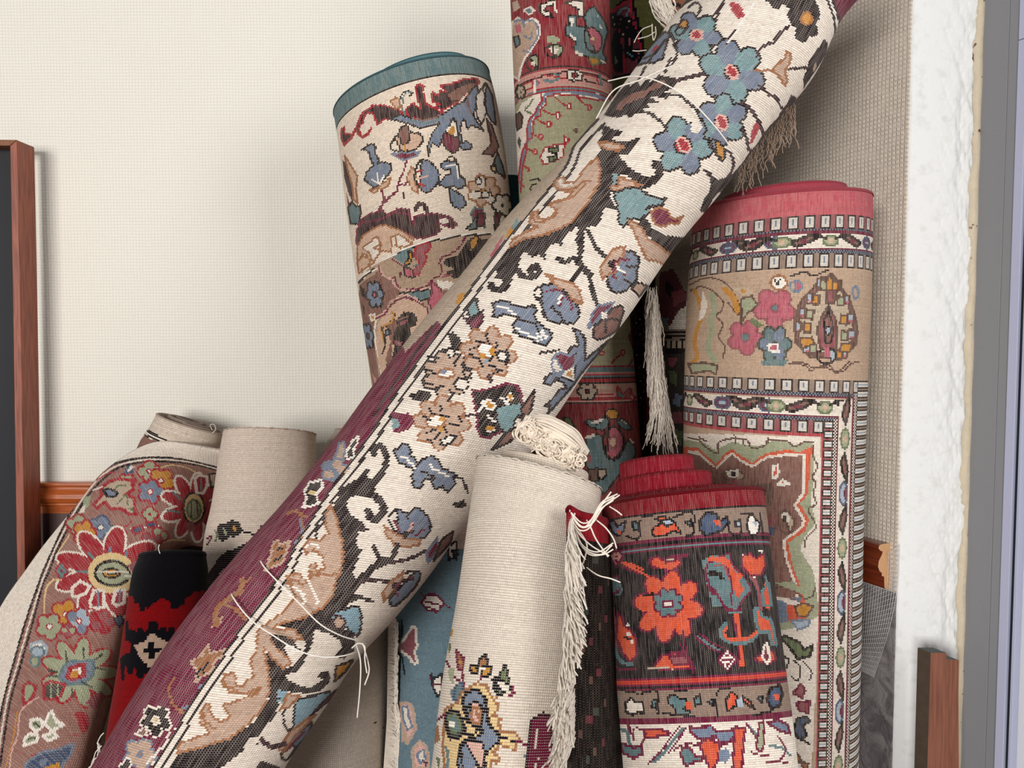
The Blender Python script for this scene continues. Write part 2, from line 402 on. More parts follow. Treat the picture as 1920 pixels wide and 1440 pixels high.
def wallpaper(name, c, cell=0.0066, lower=None, lc='#8f8a8b', bstr=0.9, dark=0.80):
    m, nt, b = newmat(name, 0.75); n = N(nt)
    tc = n('ShaderNodeTexCoord'); s = n('ShaderNodeSeparateXYZ'); n.l(tc.outputs['Object'], s.inputs[0])
    w = n('ShaderNodeTexNoise'); w.inputs['Scale'].default_value = 14; n.l(tc.outputs['Object'], w.inputs['Vector'])
    wx = n.m('ADD', s.outputs[0], n.m('MULTIPLY', w.outputs[0], 0.004)); wz = n.m('ADD', s.outputs[2], n.m('MULTIPLY', w.outputs[0], 0.004))
    ax = n.m('ABSOLUTE', n.m('SUBTRACT', n.m('FRACT', n.m('DIVIDE', wx, cell)), 0.5))
    az = n.m('ABSOLUTE', n.m('SUBTRACT', n.m('FRACT', n.m('DIVIDE', wz, cell)), 0.5))
    h = n.m('MINIMUM', n.step(n.m('SUBTRACT', 0.5, ax), 0.0, 0.22), n.step(n.m('SUBTRACT', 0.5, az), 0.0, 0.26))
    nz = n('ShaderNodeTexNoise'); nz.inputs['Scale'].default_value = 9; nz.inputs['Detail'].default_value = 6; n.l(tc.outputs['Object'], nz.inputs['Vector'])
    n2 = n('ShaderNodeTexNoise'); n2.inputs['Scale'].default_value = 60; n2.inputs['Detail'].default_value = 3; n.l(tc.outputs['Object'], n2.inputs['Vector'])
    hh = n.m('MULTIPLY', h, n.m('ADD', 0.45, n.step(n2.outputs[0], 0.3, 0.6)))
    base = rgba(c); dk = tuple(q * dark for q in base[:3]) + (1,)
    col = n.mix(hh, dk, base)
    col = n.mix(n.m('MULTIPLY', nz.outputs[0], 0.10), col, rgba('#c9b9a4'))
    bp = n('ShaderNodeBump'); bp.inputs['Strength'].default_value = bstr; bp.inputs['Distance'].default_value = 0.0012; n.l(hh, bp.inputs['Height'])
    if lower is None:
        n.l(col, b.inputs['Base Color']); n.l(bp.outputs[0], b.inputs['Normal'])
    else:
        f = n.m('LESS_THAN', s.outputs[2], lower)
        r = n('ShaderNodeTexNoise'); r.inputs['Scale'].default_value = 26; r.inputs['Detail'].default_value = 9; r.inputs['Roughness'].default_value = 0.62; r.inputs['Distortion'].default_value = 0.8
        n.l(tc.outputs['Object'], r.inputs['Vector'])
        rc = n.mix(n.step(r.outputs[0], 0.35, 0.6), rgba('#6a6567'), rgba(lc))
        b2 = n('ShaderNodeBump'); b2.inputs['Strength'].default_value = 0.9; b2.inputs['Distance'].default_value = 0.012; n.l(r.outputs[0], b2.inputs['Height'])
        n.l(n.mix(f, col, rc), b.inputs['Base Color'])
        mx = n('ShaderNodeMix', data_type='VECTOR'); n.l(f, mx.inputs[0]); n.l(bp.outputs[0], mx.inputs[4]); n.l(b2.outputs[0], mx.inputs[5])
        n.l(mx.outputs[1], b.inputs['Normal'])
    return m
M_wallL = wallpaper('cream_glassfibre_wallpaper', '#e7e4da', dark=0.90, bstr=0.45)
M_wallR = wallpaper('darker_glassfibre_wallpaper', '#d6cbbd', cell=0.0072, lower=zrb - 0.004, bstr=0.8, dark=0.84)  # right wall's paper, darker base colour than the back wall's
v, f = rawbox(-2.3, CX + 0.06, YB, YB + 0.1, 0, 2.7)
kind(mesh('wall_back', v, f, M_wallL, smooth=False))
v, f = rawbox(0, CLEN + 0.02, -0.1, 0, 0, 2.7)
wr = kind(mesh('wall_right', v, f, M_wallR, smooth=False)); wr.location = (AX, AY, 0); wr.rotation_euler = (0, 0, math.atan2(DY, DX))
v, f = rawbox(-2.3, 2.2, -1.2, YB + 0.1, -0.06, 0.0)
kind(mesh('floor', v, f, wood('floor_boards', '#6d4a33', '#8a6244', axis=0, rough=0.45), smooth=False))
# dark wainscot under the rail on the back wall
v, f = rawbox(-2.3, CX - 0.01, YB - 0.008, YB, 0.0, zb + 0.01)
kind(mesh('trim_1', v, f, wood('dark_wainscot', '#3a2420', '#4a2e28', axis=2, rough=0.45), smooth=False))
# chair rail profile (out, height 0..1)
PROF = [(0, 0), (0.006, 0), (0.008, 0.05), (0.009, 0.27), (0.014, 0.31), (0.013, 0.36), (0.018, 0.42), (0.021, 0.52), (0.020, 0.64), (0.014, 0.78), (0.013, 0.84),
        (0.017, 0.86), (0.021, 0.92), (0.020, 0.98), (0.016, 1.0), (0, 1)]
M_rail = wood('orange_varnished_wood', '#9a4a20', '#b8602c', axis=0, rough=0.28, coat=0.4)
M_rail2 = wood('red_brown_varnished_wood', '#5e2412', '#7d3519', axis=0, rough=0.28, coat=0.4)
M_raw = plain('raw_light_wood', '#d8a87c', 0.6, 120, 0.1, 0.2)
def rail(name, x0, x1, z0, z1, mat, endmat=None, jag=False):
    k = len(PROF); V = []; sg = -1
    for x in (x0, x1):
        V += [(x + (0.0 if not jag or x != x0 else 0.0), sg * o, z0 + (z1 - z0) * h) for o, h in PROF]
    F = [(i, (i + 1) % k, (i + 1) % k + k, i + k) for i in range(k)] + [tuple(range(k))[::-1], tuple(range(k, 2 * k))]
    o = mesh(name, V, F, mat, smooth=False)
    if endmat: o.data.materials.append(endmat); o.data.polygons[k].material_index = 1
    return kind(o)
r1 = rail('trim_2', -2.3, CX + 0.0, zb, zt, M_rail); r1.location = (0, YB, 0)
rlen = 0.012
# rail on the oblique wall: local x runs from the wall's free end to the corner
r2 = rail('trim_3', 0.012, CLEN - 0.02, zrb, zrt, M_rail2, M_raw)
for vv in r2.data.vertices: vv.co.y *= -1.25
r2.location = (AX, AY, 0); r2.rotation_euler = wr.rotation_euler
# white plastered reveal between the wall and the window frame, with ragged edges
BX, BY = 0.714, 1.19
def reveal():
    n, mz = 60, 420; L = math.hypot(BX - AX, BY - AY); ux, uy = (BX - AX) / L, (BY - AY) / L; nx, ny = uy, -ux
    V = []; u = np.linspace(0, 1, n); z = np.linspace(0, 2.7, mz)
    def ns(a, b, s): return np.sin(a * 3.1 + s) * np.sin(b * 2.3 + s * 2) + .6 * np.sin(a * 7.3 + b * 5.1 + s) + .5 * np.sin(a * 13.7 - b * 11.3 + s * 3)
    U, Z = np.meshgrid(u, z)
    d = 0.0007 * ns(U * 6, Z * 30, 1) * (0.4 + 1.6 * (U > 0.45)) + 0.0009 * ns(U * 20, Z * 90, 2) * np.clip((U - 0.5) * 3, 0.15, 1)
    d -= 0.006 * np.clip((U - 0.66) / 0.1, 0, 1) * (0.6 + 0.4 * np.sin(Z * 17))
    d -= 0.006 * np.clip((0.05 - U) / 0.05, 0, 1)
    edge = 0.0016 * (np.sin(Z * 90) + np.sin(Z * 211)) * (U > 0.97)
    X = AX + ux * (U * L + edge) + nx * d; Y = AY + uy * (U * L) + ny * d
    G = np.stack([X, Y, Z], -1)
    back = G[:, ::-1].copy(); back[..., 0] -= nx * 0.08; back[..., 1] -= ny * 0.08
    G = np.concatenate([G, back, G[:, :1]], 1); mm = G.shape[1] - 1
    return G.reshape(-1, 3), quads(mz, mm)
def plaster():
    m, nt, b = newmat('white_painted_plaster', 0.7); n = N(nt)
    tc = n('ShaderNodeTexCoord'); a = n('ShaderNodeTexNoise'); a.inputs['Scale'].default_value = 55; a.inputs['Detail'].default_value = 9; a.inputs['Roughness'].default_value = 0.6
    n.l(tc.outputs['Object'], a.inputs['Vector'])
    c = n('ShaderNodeTexNoise'); c.inputs['Scale'].default_value = 170; c.inputs['Detail'].default_value = 4; n.l(tc.outputs['Object'], c.inputs['Vector'])
    n.l(n.mix(n.step(a.outputs[0], 0.28, 0.5), rgba('#dcdddb'), rgba('#e8eaea')), b.inputs['Base Color'])
    bp = n('ShaderNodeBump'); bp.inputs['Strength'].default_value = 0.4; bp.inputs['Distance'].default_value = 0.004
    n.l(n.m('ADD', a.outputs[0], n.m('MULTIPLY', c.outputs[0], 0.25)), bp.inputs['Height']); n.l(bp.outputs[0], b.inputs['Normal'])
    return m
v, f = reveal()
kind(mesh('wall_reveal', v, f, plaster()))
def chips():
    m = plain('chipped_cream_filler', '#e0d3ba', 0.8, 60, 0.12, 0.5, 150); nt = m.node_tree; n = N(nt); b = nt.nodes['Principled BSDF']
    tc = n('ShaderNodeTexCoord'); a = n('ShaderNodeTexNoise'); a.inputs['Scale'].default_value = 48; a.inputs['Detail'].default_value = 5; n.l(tc.outputs['Object'], a.inputs['Vector'])
    src = b.inputs['Base Color'].links[0].from_socket; n.l(n.mix(n.step(a.outputs[0], 0.63, 0.68), src, rgba('#6b4a38')), b.inputs['Base Color']); return m
# cream filler bead with chipped edge, next to the frame
def bead():
    n = 500; z = np.linspace(0, 2.7, n); r_ = random.Random(3)
    w = 0.0105 + 0.002 * np.sin(z * 31) + 0.0013 * np.sin(z * 97 + 1) + np.array([r_.uniform(-.0009, .0009) for _ in z])
    w[(z > 0.96) & (z < 1.0)] *= 0.5
    V = []
    for i in range(n):
        for q, o in ((-w[i], 0.000), (-w[i] * 0.9, 0.0035), (-0.002, 0.006), (0.003, 0.001)):
            V.append((BX + q, BY - o + 0.003 + 0.0006 * math.sin(z[i] * 60), z[i]))
    return np.array(V), quads(n, 3)
v, f = bead(); kind(mesh('trim_4', v, f, chips()))
# window frame and pane
WA = math.atan2(-DY, -DX)
def wbox(name, t0, t1, o0, o1, mat, z0=0.0, z1=2.6, parent=None):
    v, f = rawbox(t0, t1, o0, o1, z0, z1)
    o = mesh(name, v, f, mat, smooth=False)
    if parent: o.parent = parent
    else: o.location = (BX, BY, 0); o.rotation_euler = (0, 0, WA)
    bv = o.modifiers.new('bevel', 'BEVEL'); bv.width = 0.0008; bv.segments = 2
    return o
M_grey = plain('grey_painted_aluminium', '#8a8b8f', 0.45, 300, 0.03)
M_lil = plain('pale_lilac_aluminium', '#b6bbd4', 0.35, 200, 0.03)
M_gask = plain('black_rubber_gasket', '#1c2226', 0.6)
wf = kind(wbox('window_1', 0.0, 0.0385, 0.0, 0.05, M_grey))
kind(wbox('window_frame', 0.0390, 0.056, 0.0, 0.05, M_grey, parent=wf))
zs = P(1900, 75, 1.135)[2]
kind(wbox('window_sash', 0.056, 0.069, -0.006, 0.04, M_lil, z1=zs, parent=wf))
kind(wbox('window_sash', 0.056, 0.069, -0.006, 0.04, M_lil, z0=zs + 0.0009, parent=wf))
kind(wbox('window_gasket', 0.069, 0.0735, 0.0, 0.03, M_gask, parent=wf))
kind(wbox('window_bead', 0.0735, 0.078, -0.002, 0.03, M_lil, parent=wf))
def sky_white_glass():  # white translucent colour stands in for the bright sky behind clear glass
    m, nt, b = newmat('sky_white_window_pane', 0.25); b.inputs['Base Color'].default_value = (0.92, 0.94, 0.97, 1); n = N(nt)
    tr = n('ShaderNodeBsdfTranslucent'); tr.inputs[0].default_value = (0.95, 0.97, 1, 1); mx = n('ShaderNodeMixShader'); mx.inputs[0].default_value = 0.5
    out = nt.nodes['Material Output']; n.l(b.outputs[0], mx.inputs[1]); n.l(tr.outputs[0], mx.inputs[2]); n.l(mx.outputs[0], out.inputs[0]); return m
kind(wbox('window_pane', 0.078, 0.75, 0.012, 0.018, sky_white_glass(), parent=wf))

# framed black board on the left
def board():
    Y0, Y1 = 1.60, 1.565
    root = empty('framed_board', P(-60, 900, Y0) * [1, 1, 0] + [0, 0, 0.45], 'black board in a worn red-brown wooden frame, at the left edge', 'board')
    bk = plain('black_board_face', '#24262c', 0.55, 260, 0.2)
    fr = wood('worn_redwood_frame', '#6e3524', '#96513a', axis=2, rough=0.5)
    def slab(name, poly, ya, yb, mat):
        a = [P(x, y, yb) for x, y in poly]; v, f = prism(a, np.array([0, ya - yb, 0.0]))
        o = mesh(name, v, f, mat, root, smooth=False); bv = o.modifiers.new('bevel', 'BEVEL'); bv.width = 0.0012; bv.segments = 2; return o
    slab('board_panel', [(-420, 268), (22, 271), (36, 1380), (-420, 1380)], Y0 + 0.02, Y0, bk)
    slab('frame_rail', [(-440, 258), (31, 262), (18, 273), (-440, 270)], Y0 + 0.022, Y1, plain('chipped_frame_top', '#9a6a50', 0.7, 200, 0.3))
    slab('frame_stile', [(18.5, 273.5), (31.5, 262.5), (37, 500), (44, 900), (52, 1390), (36, 1390), (29, 900), (23, 500)], Y0 + 0.022, Y1, fr)
    slab('frame_rail', [(-440, 1372), (50, 1376), (50, 1390), (-440, 1390)], Y0 + 0.022, Y1, fr)
board()
# glass-fibre mesh strip hanging off the oblique wall
def hang_mesh():
    mt = plain('white_glass_fibre', '#d9d6d6', 0.5); root = empty('fibre_mesh_strip', (AX - 0.03, AY, 0.6), 'loose white mesh hanging below the short dark rail, right', 'mesh')
    root.location = tuple(P(1660, 1270, 1.18))
    rows = []
    LT = [(1597, 1085), (1592, 1150), (1596, 1210), (1604, 1252)]; RTp = [(1686, 1022), (1681, 1110), (1664, 1190), (1638, 1270)]
    def wy(px, off): # distance where the viewing ray meets the oblique wall, pulled off it
        k = (px - 960) / FPX; return (AX + 0.5 * AY) / (k + 0.5) - off
    nr, nc = 27, 19
    Lc = catmull(LT, nr); Rc = catmull(RTp, nr)
    grid = np.array([[Lc[i] * (1 - j / (nc - 1)) + Rc[i] * (j / (nc - 1)) for j in range(nc)] for i in range(nr)])
    Pt = np.array([[P(g[0], g[1], wy(g[0], 0.012 + 0.02 * (i / nr) ** 2)) for g in row] for i, row in enumerate(grid)])
    lines = [Pt[i] + rng.normal(0, 0.0002, (nc, 3)) for i in range(nr - 1)] + [Pt[:, j] for j in range(nc)]
    tubes('mesh_threads', lines, 0.00042, mt, root, k=4)
hang_mesh()
# plank leaning at the lower right
def plank():
    Y = 1.13; root = empty('wood_plank', P(1770, 2100, Y) * [1, 1, 0], 'red-brown plank with a notched top, upright at the lower right', 'plank')
    root.location = (P(1765, 1400, Y)[0], Y + 0.02, 0)
    fp = [(1745, 1224), (1774, 1224), (1774.5, 1236), (1798, 1238), (1797, 1300), (1798, 1440)]
    base = [P(x, y, Y) for x, y in fp]; bl = P(1744, 1440, Y)
    r0 = base[-1] + (base[-1] - base[-2]) * ((base[-1][2] - 0.0) / (base[-2][2] - base[-1][2])); r0[2] = 0; l0 = np.array([bl[0] - 0.004, Y, 0.0])
    poly = base[:-1] + [r0, l0]
    v, f = prism(poly, np.array([-0.009, 0.02, 0.0]))
    o = mesh('plank_body', v, f, wood('plank_face', '#6e412f', '#845240', axis=2, rough=0.5), root, smooth=False)
    o.data.materials.append(plain('plank_core', '#5a4c40', 0.9, 80, 0.2)); o.data.materials.append(plain('plank_end', '#5d6460', 0.7))
    nf = len(poly); 
    for p in o.data.polygons:
        if p.index >= 2: p.material_index = 1
    for i in (2, 3, 4): o.data.polygons[i].material_index = 2
plank()
